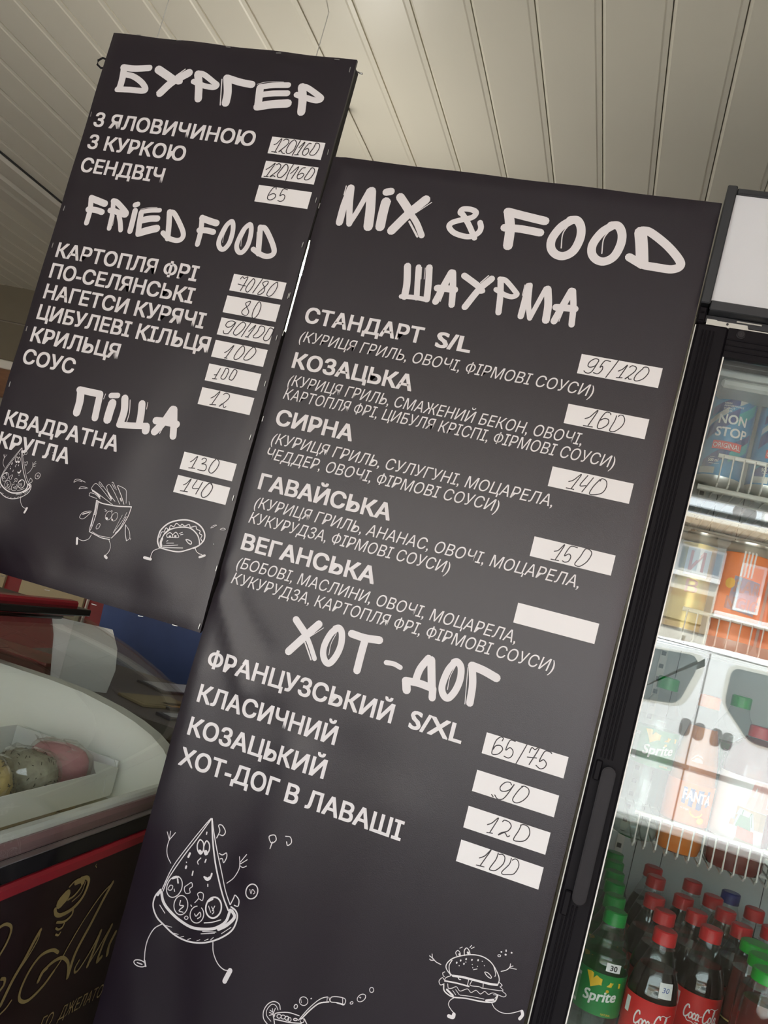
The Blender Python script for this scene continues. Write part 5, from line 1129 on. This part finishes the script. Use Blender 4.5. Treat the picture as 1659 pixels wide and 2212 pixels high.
put(t, 0.3700, 0.158, Z3, 'red juice pack with a label of a green-aproned grower holding a crate', 'bottle', None, 0.1)
t = empty('blue_snack_bag', (0, 0, 0))
vs = []
n = 10
for j in range(9):
    for i in range(n):
        a = 2 * math.pi * i / n
        z = 0.185 * j / 8
        sq = 0.55 + 0.45 * math.sin(math.pi * min(1, j / 8 + 0.08))
        vs.append((0.036 * math.cos(a), 0.026 * sq * math.sin(a) + rnd.uniform(-.002, .002), z))
bgm = MB(); bgm.add(vs, [(j * n + i, j * n + (i + 1) % n, (j + 1) * n + (i + 1) % n, (j + 1) * n + i) for j in range(8) for i in range(n)] + [tuple(range(n - 1, -1, -1)), tuple(range(8 * n, 9 * n))])
bgm.build('bag', M['bluepack'], t, True)
bx('white_band', M['white'], t, -0.033, 0.033, -0.0275, -0.0262, 0.052, 0.062)
put(t, 0.4560, 0.150, Z3, 'dark blue snack bag at the right edge of the middle shelf', 'bag')

# ---- top shelf: two blue energy drink cans
def can_body(t, r, h, m):
    MB().lathe([(0.0, 0.006), (r * 0.55, 0.008), (r * 0.68, 0.0), (r * 0.80, 0.002), (r * 0.97, 0.013), (r, 0.018)], seg=32, close=False).build('can_bottom', M['aluminium'], t, True)
    b = MB().lathe([(r, 0.018), (r, h - 0.018)], seg=32, close=False).build('can_wall', M[m], t, True)
    MB().lathe([(r, h - 0.018), (r * 0.86, h - 0.006), (r * 0.83, h - 0.003), (r * 0.85, h), (r * 0.80, h), (r * 0.78, h - 0.004), (0.0, h - 0.004)], seg=32, close=False).build('can_top', M['aluminium'], t, True)
    return b
def energy_can():
    t = empty('energy_drink_can', (0, 0, 0))
    r, h = 0.0335, 0.172
    wall = can_body(t, r, h, 'canblue')
    f = drum(0, 0, r)
    def diag(name, m, u0, v0, u1, v1, w, lift):
        b = MB(); patch(b, [(u0, v0), (u1, v1), (u1, v1 + w), (u0, v0 + w)], f, lift, 9); b.build(name, M[m], wall)
    diag('stripe', 'cannavy', -0.035, 0.020, 0.034, 0.072, 0.020, 0.0002)
    diag('stripe', 'cannavy', -0.038, 0.072, 0.006, 0.106, 0.020, 0.0002)
    diag('stripe', 'cannavy', -0.036, 0.110, 0.012, 0.134, 0.014, 0.0002)
    diag('stripe', 'cansilver', -0.038, 0.094, -0.010, 0.115, 0.010, 0.0003)
    diag('stripe', 'cansilver', 0.004, 0.128, 0.020, 0.140, 0.012, 0.0003)
    diag('stripe', 'canteal', 0.004, 0.040, 0.034, 0.064, 0.016, 0.0003)
    diag('stripe', 'canteal', 0.006, 0.098, 0.034, 0.122, 0.018, 0.0003)
    diag('stripe', 'cansilver', -0.038, 0.020, -0.012, 0.020, 0.010, 0.0003)
    b = MB(); patch(b, [(-0.023, 0.0585), (0.020, 0.0585), (0.020, 0.0715), (-0.023, 0.0715)], f, 0.0006, 8); rb = b.build('red_panel', M['redlabel'], wall)
    b = MB(); set_type(b, 'ORIGINAL', f, -0.0215, 0.0185, 0.0610, 0.0080, 0.0, 0.0, 0.0009); b.build('lettering', M['paper'], rb)
    b = MB()
    set_type(b, 'NON', f, -0.0215, 0.019, 0.0985, 0.0155, 0.022, 0.0, 0.0008)
    set_type(b, 'STOP', f, -0.0225, 0.024, 0.0785, 0.0155, 0.022, 0.0, 0.0008)
    set_type(b, 'HIGH', f, -0.018, -0.008, 0.1290, 0.003, 0.01, 0.0, 0.0008)
    set_type(b, 'PERFORMANCE', f, -0.018, 0.010, 0.1250, 0.003, 0.01, 0.0, 0.0008)
    set_type(b, 'ENERGY', f, -0.018, -0.002, 0.1210, 0.003, 0.01, 0.0, 0.0008)
    set_type(b, 'DRINK', f, -0.018, -0.005, 0.1170, 0.003, 0.01, 0.0, 0.0008)
    set_type(b, '500 ml', f, -0.024, -0.009, 0.0380, 0.0055, 0.01, 0.0, 0.0008)
    stroke(b, [(-0.022, 0.0355), (-0.007, 0.0355)], 0.0006, f, 0.0008); stroke(b, [(-0.022, 0.0455), (-0.007, 0.0455)], 0.0006, f, 0.0008)
    b.build('lettering', M['white'], wall)
    return t
e = energy_can()
put(e, 0.2310, 0.150, Z1, 'blue energy drink can at the left end of the top shelf, its whole name showing', 'can', 'blue energy drink cans', 0.05)
put(copy_tree(e), 0.3035, 0.150, Z1, 'second blue energy drink can, cut by the right picture edge on the top shelf', 'can', 'blue energy drink cans', 0.18)

# ---- second shelf: one slim gold can and orange cans
t = empty('gold_can', (0, 0, 0))
w_ = can_body(t, 0.026, 0.165, 'goldcan')
f = drum(0, 0, 0.026)
b = MB(); patch(b, [(-0.018, 0.098), (0.018, 0.098), (0.018, 0.140), (-0.018, 0.140)], f, 0.0003, 6); b.build('white_field', M['white'], w_)
b = MB(); set_type(b, 'И', f, -0.012, 0.010, 0.105, 0.030, 0.01, 0, 0.0006); set_type(b, 'В', f, -0.010, 0.008, 0.072, 0.020, 0.01, 0, 0.0006); b.build('lettering', M['pinkred'], w_)
put(t, 0.2290, 0.150, Z2, 'slim gold can with red lettering at the left end of the second shelf', 'can')
def orange_can():
    t = empty('orange_can', (0, 0, 0))
    w_ = can_body(t, 0.0335, 0.165, 'orangelabel')
    f = drum(0, 0, 0.0335)
    b = MB(); patch(b, [(-0.020, 0.062), (0.022, 0.058), (0.022, 0.108), (-0.016, 0.112)], f, 0.0003, 7); g = b.build('blue_field', M['bluepack'], w_)
    b = MB()
    for i in range(4):
        patch(b, [(-0.010 + i * 0.005, 0.112), (-0.0075 + i * 0.005, 0.112), (-0.0075 + i * 0.005, 0.150), (-0.010 + i * 0.005, 0.150)], f, 0.0004)
    b.build('white_stripe', M['white'], w_)
    b = MB(); set_type(b, 'RAR', f, -0.014, 0.024, 0.088, 0.020, 0.03, 0, 0.0007); set_type(b, 'NGIG', f, -0.022, 0.026, 0.062, 0.020, 0.03, 0, 0.0007)
    b.build('lettering', M['vangrey'], w_)
    b = MB(); stroke(b, [(-0.021, 0.100), (-0.0208, 0.1002)], 0.016, f, 0.0006); b.build('yellow_spot', M['yellow'], w_)
    return t
oc = orange_can()
for i, (x, y, lab) in enumerate([(0.2990, 0.150, 'orange can with grey block letters on the second shelf, left of two'),
                                 (0.3705, 0.150, 'orange can with grey block letters at the right picture edge, second shelf')]):
    put(oc if i == 0 else copy_tree(oc), x, y, Z2, lab, 'can', 'orange cans on the second shelf', 0.1 * i)
# green-capped bottle at the back right of the middle shelf
put(sprite_bottle(cap_mat='limecap'), 0.3560, 0.300, Z3, 'lemonade bottle with a bright green cap behind the red juice pack', 'bottle', None, 0.8)
# ------------------------------------------------------------------ ice cream freezer with a curved glass hood
XF = -0.533
fz = empty('display_freezer', (0, 0, 0), 'dark maroon ice cream freezer with a curved glass top, red trim and gold script', 'freezer')
FY0, FY1 = -0.80, 0.44
b = MB()
b.box(-1.33, XF - 0.002, FY0, FY1, 0.06, 0.972)
b.build('cabinet', M['maroon'], fz)
bx('plinth', M['gloss'], fz, -1.30, XF - 0.03, FY0 + 0.03, FY1 - 0.03, 0.0, 0.0595)
b = MB()
b.bevbox(XF - 0.0018, XF + 0.010, FY0, FY1, 0.9885, 1.0090, 0.004)
b.build('red_trim', M['redtrim'], fz)
bx('black_trim', M['gloss'], fz, XF - 0.012, XF + 0.004, FY0, FY1, 1.0092, 1.0360, bev=0.002)
bx('chrome_line', M['steel'], fz, XF - 0.006, XF + 0.005, FY0, FY1, 1.0362, 1.0378)
fp = bx('front_panel', M['maroon'], fz, XF - 0.0018, XF, FY0, FY1, 0.065, 0.988)
gf = lambda u, v, lift: (XF + lift, u, v)
strokes_mesh(STROKES['gold'], gf, 0.0006, 8).build('gold_script', M['gold'], fp)
b = MB()
set_type(b, 'ДЖЕЛАТО', lambda u, v, l: gf(u, v - (u - 0.0376) * 0.075, l), 0.0376, 0.166, 0.7335, 0.0205, -0.004, 0.22)
set_type(b, 'ГО', lambda u, v, l: gf(u, v - (u - 0.0376) * 0.075, l), -0.012, 0.0215, 0.7335, 0.0205, -0.004, 0.22)
b.build('gold_type', M['gold'], fp)
# inner sill, floor, liner, far end wall
bx('sill', M['hoodliner'], fz, XF - 0.030, XF - 0.0125, FY0 + 0.01, FY1 - 0.01, 0.973, 1.0690, bev=0.004)
bx('reflection_band', M['dustypink'], fz, XF - 0.0122, XF - 0.0085, FY0 + 0.01, FY1 - 0.01, 1.037, 1.0595)  # pinkish reflection in the hood glass put in as a coloured strip
bx('inner_floor', M['cream'], fz, -1.20, XF - 0.031, FY0 + 0.01, FY1 - 0.01, 0.9725, 0.998)
bx('back_liner', M['hoodliner'], fz, -1.25, -1.205, FY0 + 0.01, FY1 - 0.01, 0.9725, 1.26)
arc = [(-1.19, 1.165), (-0.956, 1.1655), (-0.848, 1.1655), (-0.779, 1.1625), (-0.704, 1.152), (-0.655, 1.141), (-0.616, 1.128), (-0.585, 1.111), (-0.568, 1.095), (-0.560, 1.0715), (-0.5595, 0.999)]
b = MB().prism([(-1.19, 0.999)] + arc, 1, 0.262, 0.275)
ew = b.build('end_wall', M['hoodliner'], fz)
b = MB()
n = len(arc)
rim = [(x, z + 0.0075) for x, z in arc[:-1]] 
vs = []
for x, z in rim:
    vs += [(x, 0.250, z - 0.012), (x, 0.250, z), (x, 0.285, z), (x, 0.285, z - 0.012)]
fs = []
for i in range(len(rim) - 1):
    for q in range(4):
        fs.append((4 * i + q, 4 * i + (q + 1) % 4, 4 * i + 4 + (q + 1) % 4, 4 * i + 4 + q))
fs += [(0, 1, 2, 3), (4 * len(rim) - 1, 4 * len(rim) - 2, 4 * len(rim) - 3, 4 * len(rim) - 4)]
b.add(vs, fs); b.build('end_wall_rim', M['hoodliner'], ew)
b = MB()
for i in range(60):
    y = -0.5 + i * 0.013
    z = 1.16 + rnd.uniform(-.02, .035)
    x = -1.198 + rnd.uniform(0, .01)
b.lathe([(0.0, -0.02), (0.07, -0.012), (0.11, 0.01), (0.08, 0.045), (0.0, 0.06)], -1.12, 0.17, 1.125, 14)
# glass hood: curved sheet
prof = [(XF - 0.003, 1.038), (XF - 0.006, 1.062), (XF - 0.013, 1.086), (XF - 0.028, 1.112), (XF - 0.052, 1.138), (XF - 0.090, 1.166), (XF - 0.140, 1.195), (XF - 0.20, 1.222), (XF - 0.27, 1.247), (XF - 0.345, 1.268), (XF - 0.417, 1.284)]
b = MB()
inner = []
for i, (x, z) in enumerate(prof):
    a, c = prof[max(0, i - 1)], prof[min(len(prof) - 1, i + 1)]
    dx, dz = c[0] - a[0], c[1] - a[1]
    l = math.hypot(dx, dz)
    inner.append((x - dz / l * 0.004, z + dx / l * 0.004))
b.prism(prof + inner[::-1], 1, FY0, FY1)
b.build('glass_hood', M['hoodglass'], fz, True)
b = MB(); b.prism([(XF - 0.008, 1.04)] + [(x - 0.006, z - 0.004) for x, z in prof[1:]] + [(-0.948, 1.04)], 1, FY1 - 0.006, FY1 - 0.001)
b.build('end_glass', M['hoodglass'], fz)
bx('top_seal', M['gloss'], fz, -0.958, -0.925, FY0, FY1, 1.2842, 1.2985, bev=0.002)
bx('top_rail', M['redtrim'], fz, -0.985, -0.9585, FY0, FY1, 1.275, 1.309, bev=0.004)
bx('rear_top', M['maroon'], fz, -1.33, -0.9855, FY0, FY1, 1.262, 1.290, bev=0.004)
bx('rear_wall', M['maroon'], fz, -1.33, -1.2505, FY0, FY1, 0.973, 1.2615)

# open cardboard tray with wrapped cakes
tray = empty('cardboard_tray', (0, 0, 0), 'white open cardboard tray of wrapped cakes standing in the freezer', 'box')
b = MB()
b.box(-0.662, -0.660, -0.30, 0.245, 1.011, 1.0605)
b.box(-0.890, -0.888, -0.30, 0.245, 1.011, 1.075)
b.box(-0.888, -0.662, -0.30, 0.245, 1.011, 1.013)
b.box(-0.888, -0.662, -0.300, -0.298, 1.013, 1.0605)
b.box(-0.888, -0.662, 0.243, 0.245, 1.013, 1.0745)
b.build('tray_wall', M['carton'], tray)
b = MB()
b.prism([(0.152, 1.0865), (0.244, 1.0625), (0.2455, 1.0155), (0.217, 1.0135), (0.208, 1.0545), (0.170, 1.062), (0.160, 1.072)], 0, -0.6597, -0.6588)
b.build('folded_flap', M['carton'], tray)
b = MB()
b.prism([(-0.886, 1.0605), (-0.66, 1.0605), (-0.67, 1.0745), (-0.88, 1.0745)], 1, 0.2405, 0.2425)
b.build('folded_flap', M['carton'], tray)
# the tray stands on two brown blocks
for y0, y1 in ((-0.28, 0.10), (0.112, 0.155)):
    bx('cake_stand', M['tan'], tray, -0.87, -0.67, y0, y1, 0.9985, 1.0107, bev=0.002)

def wrapped(name, m, x, y, z, sx, sy, sz, label, seed, crumbs=None):
    r = random.Random(seed)
    t = empty(name, (x, y, z), label, 'cake', 'film-wrapped cakes in the tray')
    def blob(k, rough, nu=16, nv=9):
        vs = []
        for j in range(nv + 1):
            ph = math.pi * j / nv
            for i in range(nu):
                a = 2 * math.pi * i / nu
                q = 1 + r.uniform(-rough, rough)
                c = math.sin(ph)
                c = c ** 0.55
                vs.append((sx * k * q * c * math.cos(a), sy * k * q * c * math.sin(a), sz * (1 - k * q * math.cos(ph) * 1.0) if False else sz * (1 + -k * math.cos(ph) * q)))
        fs = [(j * nu + i, j * nu + (i + 1) % nu, (j + 1) * nu + (i + 1) % nu, (j + 1) * nu + i) for j in range(nv) for i in range(nu)]
        return vs, fs
    b = MB(); b.add(*blob(0.92, 0.03)); b.build('cake', M[m], t, True)
    if crumbs:
        b = MB()
        for i in range(120):
            a, ph = r.uniform(0, 6.283), r.uniform(0.3, 2.4)
            c = math.sin(ph) ** 0.55 * 0.93
            p = Vector((sx * c * math.cos(a), sy * c * math.sin(a), sz * (1 + -0.93 * -math.cos(ph))))
            d = Vector((r.uniform(-1, 1), r.uniform(-1, 1), r.uniform(-1, 1))).normalized() * 0.0028
            b.tube([p - d, p + d], 0.0007, 4)
        o = b.build('crumbs', M[crumbs], t); o['kind'] = 'stuff'
    # crumpled cellophane with twisted peak
    vs, fs = blob(1.0, 0.055, 18, 10)
    vs = [(px + r.uniform(-.003, .003), py + r.uniform(-.003, .003), pz + (0.0 if pz < sz * 1.5 else r.uniform(0, 0.006))) for px, py, pz in vs]
    b = MB(); b.add(vs, fs)
    b.build('film_wrap', M['film'], t)
    b = MB()
    for i in range(5):
        a = r.uniform(0, 6.283)
        px, py = sx * 0.5 * math.cos(a), sy * 0.5 * math.sin(a)
        q = [(px, py, sz * 1.75), (px + r.uniform(-.03, .03), py + r.uniform(-.03, .03), sz * 1.75 + r.uniform(.006, .022)), (px + r.uniform(-.03, .03), py + r.uniform(-.03, .03), sz * 1.8)]
        b.add(q + [(q[1][0] + 0.006, q[1][1] + 0.006, q[1][2] - 0.004)], [(0, 1, 2), (1, 3, 2)])
    b.build('film_fold', M['film'], t)
    return t
wrapped('wrapped_cake', 'butter', -0.735, -0.055, 1.0135, 0.066, 0.062, 0.043, 'yellow crumb cake in clear film at the near end of the white tray', 3, 'crumb')
wrapped('wrapped_cake', 'poppy', -0.728, 0.068, 1.0135, 0.058, 0.052, 0.040, 'grey poppy-seed cake in clear film in the middle of the white tray', 5, 'crumb')
wrapped('wrapped_cake', 'pink', -0.742, 0.178, 1.0135, 0.062, 0.050, 0.039, 'pink cake in clear film at the far end of the white tray', 8)
wrapped('wrapped_cake', 'butter', -0.835, 0.02, 1.0135, 0.045, 0.055, 0.042, 'pale cake in clear film behind the poppy-seed cake', 12, 'crumb')

# shaggy dried bundle standing on top of the freezer, its tip showing in front of the left board
t = empty('dried_bundle', (-1.03, -0.12, 1.2905), 'shaggy dried brown bundle showing its tip at the left picture edge before the smaller board', 'decoration')
b = MB()
b.lathe([(0.03, 0.0), (0.045, 0.004), (0.05, 0.03), (0.035, 0.06), (0.03, 0.08)], seg=16); b.build('pot', M['wood'], t, True)
lf = None
for i in range(46):
    L = rnd.uniform(0.17, 0.30)
    a = rnd.uniform(-0.55, 0.5) if i % 4 else rnd.uniform(0, 6.28)
    el = rnd.uniform(0.22, 0.75)
    b = MB()
    w0 = rnd.uniform(0.004, 0.011)
    pts = []
    for k in range(5):
        s = k / 4
        rr = L * s
        zz = 0.07 + math.sin(el) * rr - 0.13 * s * s * rr / 0.25
        xx, yy = math.cos(el) * rr * math.cos(a), math.cos(el) * rr * math.sin(a) * 0.6
        w = w0 * (0.5 + 1.2 * s) * (1 if k < 4 else 0.3)
        pts.append(((xx - w * math.sin(a), yy + w * math.cos(a), zz + rnd.uniform(-.003, .003)), (xx + w * math.sin(a), yy - w * math.cos(a), zz + 0.004 * math.sin(3 * s + i))))
    b.add([q for p in pts for q in p], [(2 * k, 2 * k + 1, 2 * k + 3, 2 * k + 2) for k in range(4)])
    b.build('leaf', M['dryleaf'], t)
# ------------------------------------------------------------------ behind the freezer: stand-ins for reflections in its glass, and a cupboard
ct = empty('added_counter', (0, 0, 0), 'dark grey counter added for the grey reflected in the freezer glass', 'counter')  # counter added for the grey reflected in the hood
bx('counter_top', M['counter'], ct, -1.30, -0.40, 0.465, 1.60, 1.085, 1.115, bev=0.003)
bx('counter_body', M['maroon'], ct, -1.28, -0.42, 0.48, 1.58, 0.0, 1.0845)
t = empty('blue_reflection', (-1.05, 1.10, 1.1155), 'dark blue block standing in for the blue reflection in the freezer glass', 'bin')  # block takes the place of blue reflected in the hood
b = MB()
b.prism([(-0.155, 0), (0.155, 0), (0.172, 0.22), (-0.172, 0.22)], 1, -0.14, 0.14); b.build('blue_block', M['bluereflect'], t)
bx('blue_block_rim', M['bluereflect'], t, -0.18, 0.18, -0.15, 0.15, 0.2202, 0.232, bev=0.004)
b = MB()
cs = [(-0.925, 0.468, 1.117), (-0.93, 0.470, 1.16), (-0.94, 0.478, 1.20), (-0.965, 0.50, 1.235), (-1.0, 0.54, 1.252)]
t = empty('white_reflection', (0, 0, 0), 'white curling sheet standing in for a bright reflection in the freezer glass', 'paper')  # sheet takes the place of a bright reflection in the hood
vs = []
for i in range(7):
    s = i / 6
    y = 0.470 + 0.075 * s
    vs.append((-1.005 + 0.095 * s + 0.02 * math.sin(3 * s), y + 0.02, 1.1160))
    vs.append((-1.020 + 0.115 * s + 0.02 * math.sin(3 * s), y + 0.022, 1.170))
    vs.append((-1.040 + 0.120 * s, y + 0.035, 1.215))
    vs.append((-1.075 + 0.115 * s, y + 0.060, 1.250))
fs = [(4 * i + q, 4 * i + q + 1, 4 * i + 5 + q, 4 * i + 4 + q) for i in range(6) for q in range(3)]
b.add(vs, fs); b.build('sheet', M['paper'], t, True)
b = MB(); b.add([(x - 0.004, y + 0.003, z - 0.0) for x, y, z in vs], fs); b.build('sheet', M['paper'], t, True)
t = empty('added_red_box', (0, 0, 0), 'flat red box added for the red band in the freezer glass at the left picture edge', 'box')  # box added for the red band showing in the hood glass
bx('box_body', M['redpanel'], t, -1.30, -1.035, 0.50, 0.62, 1.1155, 1.142, bev=0.003)
bx('box_lid', M['redtrim'], t, -1.302, -1.033, 0.498, 0.622, 1.1422, 1.150, bev=0.002)
t = empty('added_cards', (0, 0, 0), 'framed cards added for the framed shapes in the freezer glass beside the larger board', 'card rack')  # cards added for framed shapes showing in the hood glass
def card(m, x, y, w, d, border='navyframe', rz=-0.42):
    o = bx('card', M[border], t, -w / 2, w / 2, -d / 2, d / 2, 0.0, 0.006, bev=0.001)
    o.location = (x, y, 1.1158); o.rotation_euler = (0, 0, rz)
    i = bx('card_face', M[m], o, -w / 2 + 0.009, w / 2 - 0.009, -d / 2 + 0.012, d / 2 - 0.012, 0.0061, 0.0068)
    return o
card('palecard', -0.985, 1.10, 0.11, 0.17)
card('palecard', -0.885, 0.86, 0.11, 0.17)
card('tan', -0.815, 0.635, 0.10, 0.15, 'tan')
card('ochre', -0.745, 0.70, 0.055, 0.20)
card('palecard', -0.690, 0.60, 0.050, 0.20)
card('tan', -0.655, 0.80, 0.05, 0.2)
# wall cupboard at the back left: red front with grey-green panels above
t = empty('back_cupboard', (0, 0, 0), 'low red cupboard with grey-green panels above it, behind the freezer top', 'cupboard')
bx('red_front', M['redpanel'], t, -2.35, -1.30, 1.30, 1.75, 0.0, 1.245, bev=0.003)
bx('back_board', M['greengrey'], t, -2.35, -1.30, 1.72, 1.75, 1.2455, 1.33)
for i, (x0, x1, m) in enumerate(((-2.34, -1.80, 'greengrey'), (-1.79, -1.745, 'frame'), (-1.735, -1.60, 'greengrey'), (-1.59, -1.48, 'greengrey'), (-1.47, -1.31, 'bezel'))):
    bx('panel', M[m], t, x0, x1, 1.68, 1.7195, 1.246, 1.325, bev=0.002)
for x0, x1, m in ((-1.86, -1.80, 'tan'), (-1.735, -1.49, 'tan'), (-1.48, -1.475, 'trim')):
    bx('front_strip', M[m], t, x0, x1, 1.288, 1.2995, 1.15, 1.24, bev=0.001)
# ------------------------------------------------------------------ the street outside, seen mirrored in the fridge glass
GZ = -0.35
structure(bx('ground', M['asphalt'], None, -30, 30, -40, -4.6, GZ - 0.1, GZ))
structure(bx('pavement', M['paving'], None, -30, 30, -4.6, -3.3, GZ - 0.1, GZ + 0.12))
van = empty('van', (0, 0, 0), 'white van parked in the street, mirrored in the fridge glass', 'van')
VY = -6.5
side = [(-1.55, 0.02), (3.35, 0.02), (3.42, 0.25), (3.40, 1.45), (3.25, 1.66), (3.0, 1.735), (2.2, 1.765), (1.1, 1.765), (0.45, 1.735), (0.0, 1.66), (-0.55, 1.15), (-1.45, 0.88), (-1.6, 0.6)]
b = MB()
def inset(p, d):
    cx, cz = 0.9, 0.85
    return [(cx + (x - cx) * (1 - d / 2.5), cz + (z - cz) * (1 - d / 0.9)) for x, z in p]
rings = [(inset(side, 0.06), VY), (side, VY - 0.10), (side, VY - 1.75), (inset(side, 0.06), VY - 1.85)]
n = len(side)
vs = [(x, y, z) for p, y in rings for x, z in p]
fs = [tuple(range(n)), tuple(range(4 * n - 1, 3 * n - 1, -1))]
for k in range(3):
    fs += [(k * n + i, (k + 1) * n + i, (k + 1) * n + (i + 1) % n, k * n + (i + 1) % n) for i in range(n)]
b.add(vs, fs)
b.build('body', M['van'], van)
def rounded(pts, r=0.07, k=4):
    out = []
    n = len(pts)
    for i in range(n):
        p, a, c = Vector(pts[i]), Vector(pts[i - 1]), Vector(pts[(i + 1) % n])
        u, w = (a - p).normalized() * r, (c - p).normalized() * r
        for j in range(k + 1):
            t = j / k
            q = p + u * (1 - t) ** 2 + w * t ** 2
            out.append((q.x, q.y))
    return out
wins = [[(0.30, 1.17), (0.80, 1.235), (0.885, 1.55), (0.865, 1.655), (0.42, 1.615)], [(1.395, 1.09), (2.25, 1.09), (2.25, 1.665), (1.145, 1.635), (1.15, 1.33)], [(2.42, 1.13), (3.2, 1.13), (3.1, 1.62), (2.42, 1.66)]]
for i, w in enumerate(wins):
    b = MB(); b.prism(rounded(w), 1, VY + 0.001, VY + 0.008); b.build('window', M['vanglass'], van)
    c = (sum(p[0] for p in w) / len(w), sum(p[1] for p in w) / len(w))
    ring = rounded([(c[0] + (x - c[0]) * 1.13 + 0.03, c[1] + (z - c[1]) * 1.10) for x, z in w], 0.09)
    b = MB(); b.prism(ring, 1, VY - 0.01, VY + 0.0009); b.build('window_surround', M['carcass'], van)
for x in (0.955, 2.33):
    b = MB(); b.prism([(x, 0.30), (x + 0.012, 0.30), (x + 0.012, 1.70), (x, 1.70)], 1, VY - 0.01, VY + 0.003); b.build('door_seam', M['vangrey'], van)
b = MB(); b.prism([(0.3, 1.715), (3.0, 1.700), (3.0, 1.708), (0.3, 1.723)], 1, VY - 0.01, VY + 0.003); b.build('roof_seam', M['vangrey'], van)
for x, z in ((0.895, 1.066), (1.006, 1.060), (1.142, 1.052), (1.23, 1.045)):
    b = MB(); b.prism(rounded([(x - 0.042, z - 0.07), (x + 0.042, z - 0.07), (x + 0.042, z + 0.07), (x - 0.042, z + 0.07)], 0.04), 1, VY + 0.001, VY + 0.005); b.build('oval_recess', M['vangrey'], van)
b = MB(); b.box(-1.2, 3.2, VY - 0.02, VY + 0.012, 0.74, 0.775); b.build('side_moulding', M['vangrey'], van)
for x in (-0.65, 2.45):
    for y in (VY - 0.12, VY - 1.75):
        b = MB().lathe([(0.02, -0.09), (0.32, -0.09), (0.34, -0.06), (0.34, 0.06), (0.32, 0.09), (0.2, 0.095), (0.02, 0.09)], seg=24)
        o = b.build('wheel', M['rubber'], van, True)
        o.matrix_basis = Matrix.Translation((x, y, GZ + 0.34)) @ Matrix.Rotation(math.pi / 2, 4, 'X')

hs = empty('house', (0, 0, 0), 'long pale house with a wooden eave, mirrored in the fridge glass above the van', 'house')
HY = -15.0
bx('wall', M['stucco'], hs, -8, 1.75, HY - 5, HY, GZ, 3.75)
bx('wall', M['brickred'], hs, 1.7505, 9, HY - 5, HY - 0.1, GZ, 3.75)
for i, (z0, z1, dy) in enumerate(((3.76, 3.86, 0.25), (3.87, 3.94, 0.45), (3.95, 4.06, 0.7))):
    bx('eave_board', M['brownwood'], hs, -8.4, 9.4, HY - 5.2, HY + dy, z0, z1, bev=0.01)
b = MB(); b.prism([(-8.5, 4.065), (9.5, 4.065), (8.5, 4.15), (-7.5, 4.15)], 1, HY - 5.3, HY + 0.6); b.build('roof', M['stucco'], hs)
for i in range(7):
    x = -4.2 + i * 0.86
    f = bx('window', M['white'], hs, x, x + 0.80, HY, HY + 0.05, 3.20, 3.68, bev=0.01)
    bx('pane', M['bluewin'], f, x + 0.06, x + 0.37, HY + 0.0505, HY + 0.056, 3.25, 3.63)
    bx('pane', M['bluewin'], f, x + 0.43, x + 0.74, HY + 0.0505, HY + 0.056, 3.25, 3.63)
bx('ledge', M['white'], hs, -8, 1.75, HY, HY + 0.12, 3.10, 3.19, bev=0.01)
for i in range(12):
    bx('plank', M['brownwood'], hs, -8 + i * 0.81, -8 + i * 0.81 + 0.80, HY, HY + 0.04, 2.20, 2.88, bev=0.008)
bx('shop_sign', M['tan'], hs, 0.2, 1.6, HY + 0.041, HY + 0.07, 2.35, 2.75)
for x in (2.05, 2.65, 3.25, 3.85):
    f = bx('window', M['white'], hs, x, x + 0.42, HY - 0.0995, HY - 0.04, 2.75, 3.60, bev=0.01)
    bx('pane', M['pinkred'], f, x + 0.05, x + 0.37, HY - 0.0395, HY - 0.035, 2.80, 3.55)
bx('white_rail', M['white'], hs, 1.76, 9, HY - 0.0995, HY + 0.1, 2.55, 2.66, bev=0.01)
d = empty('satellite_dish', (1.93, HY - 0.6, 4.155), 'grey satellite dish on the roof of the house, mirrored in the fridge glass', 'dish')
MB().lathe([(0.02, 0.0), (0.10, 0.012), (0.16, 0.035), (0.20, 0.07), (0.205, 0.07), (0.16, 0.025), (0.02, -0.02)], seg=20, close=False).build('dish', M['vangrey'], d, True).matrix_basis = Matrix.Translation((0, 0.2, 0.33)) @ Matrix.Rotation(-1.25, 4, 'X')
MB().tube([(0, 0.05, 0.0), (0, 0.05, 0.2), (0, 0.16, 0.33)], 0.02).build('mast', M['vangrey'], d)
ch = empty('chimney', (2.55, HY - 1.2, 4.152), 'white chimney beside the satellite dish, mirrored in the fridge glass', 'chimney')
bx('stack', M['white'], ch, -0.2, 0.2, -0.2, 0.2, 0.0, 0.75, bev=0.01)
bx('cap', M['brickred'], ch, -0.25, 0.25, -0.25, 0.25, 0.751, 0.83, bev=0.01)
PLACES = ['leftmost', 'second', 'third', 'fourth', 'fifth', 'sixth', 'seventh', 'rightmost']
for i in range(8):
    x = -3 + i * 1.05
    r = random.Random(40 + i)
    t = empty('shrub', (x, HY + 1.2 + r.uniform(-.3, .3), GZ), '%s dry shrub of the row before the house mirrored in the fridge glass' % PLACES[i], 'shrub', 'dry shrubs before the house')
    b = MB()
    for k in range(70):
        a, e, L = r.uniform(0, 6.283), r.uniform(0.5, 1.5), r.uniform(1.6, 2.5)
        p1 = (L * math.cos(e) * math.cos(a) * 0.26, L * math.cos(e) * math.sin(a) * 0.26, L * math.sin(e))
        b.tube([(0, 0, 0), (p1[0] * 0.4, p1[1] * 0.4, p1[2] * 0.6), p1], [0.015, 0.012, 0.03], 4)
    b.build('twigs', M['shrub'], t)
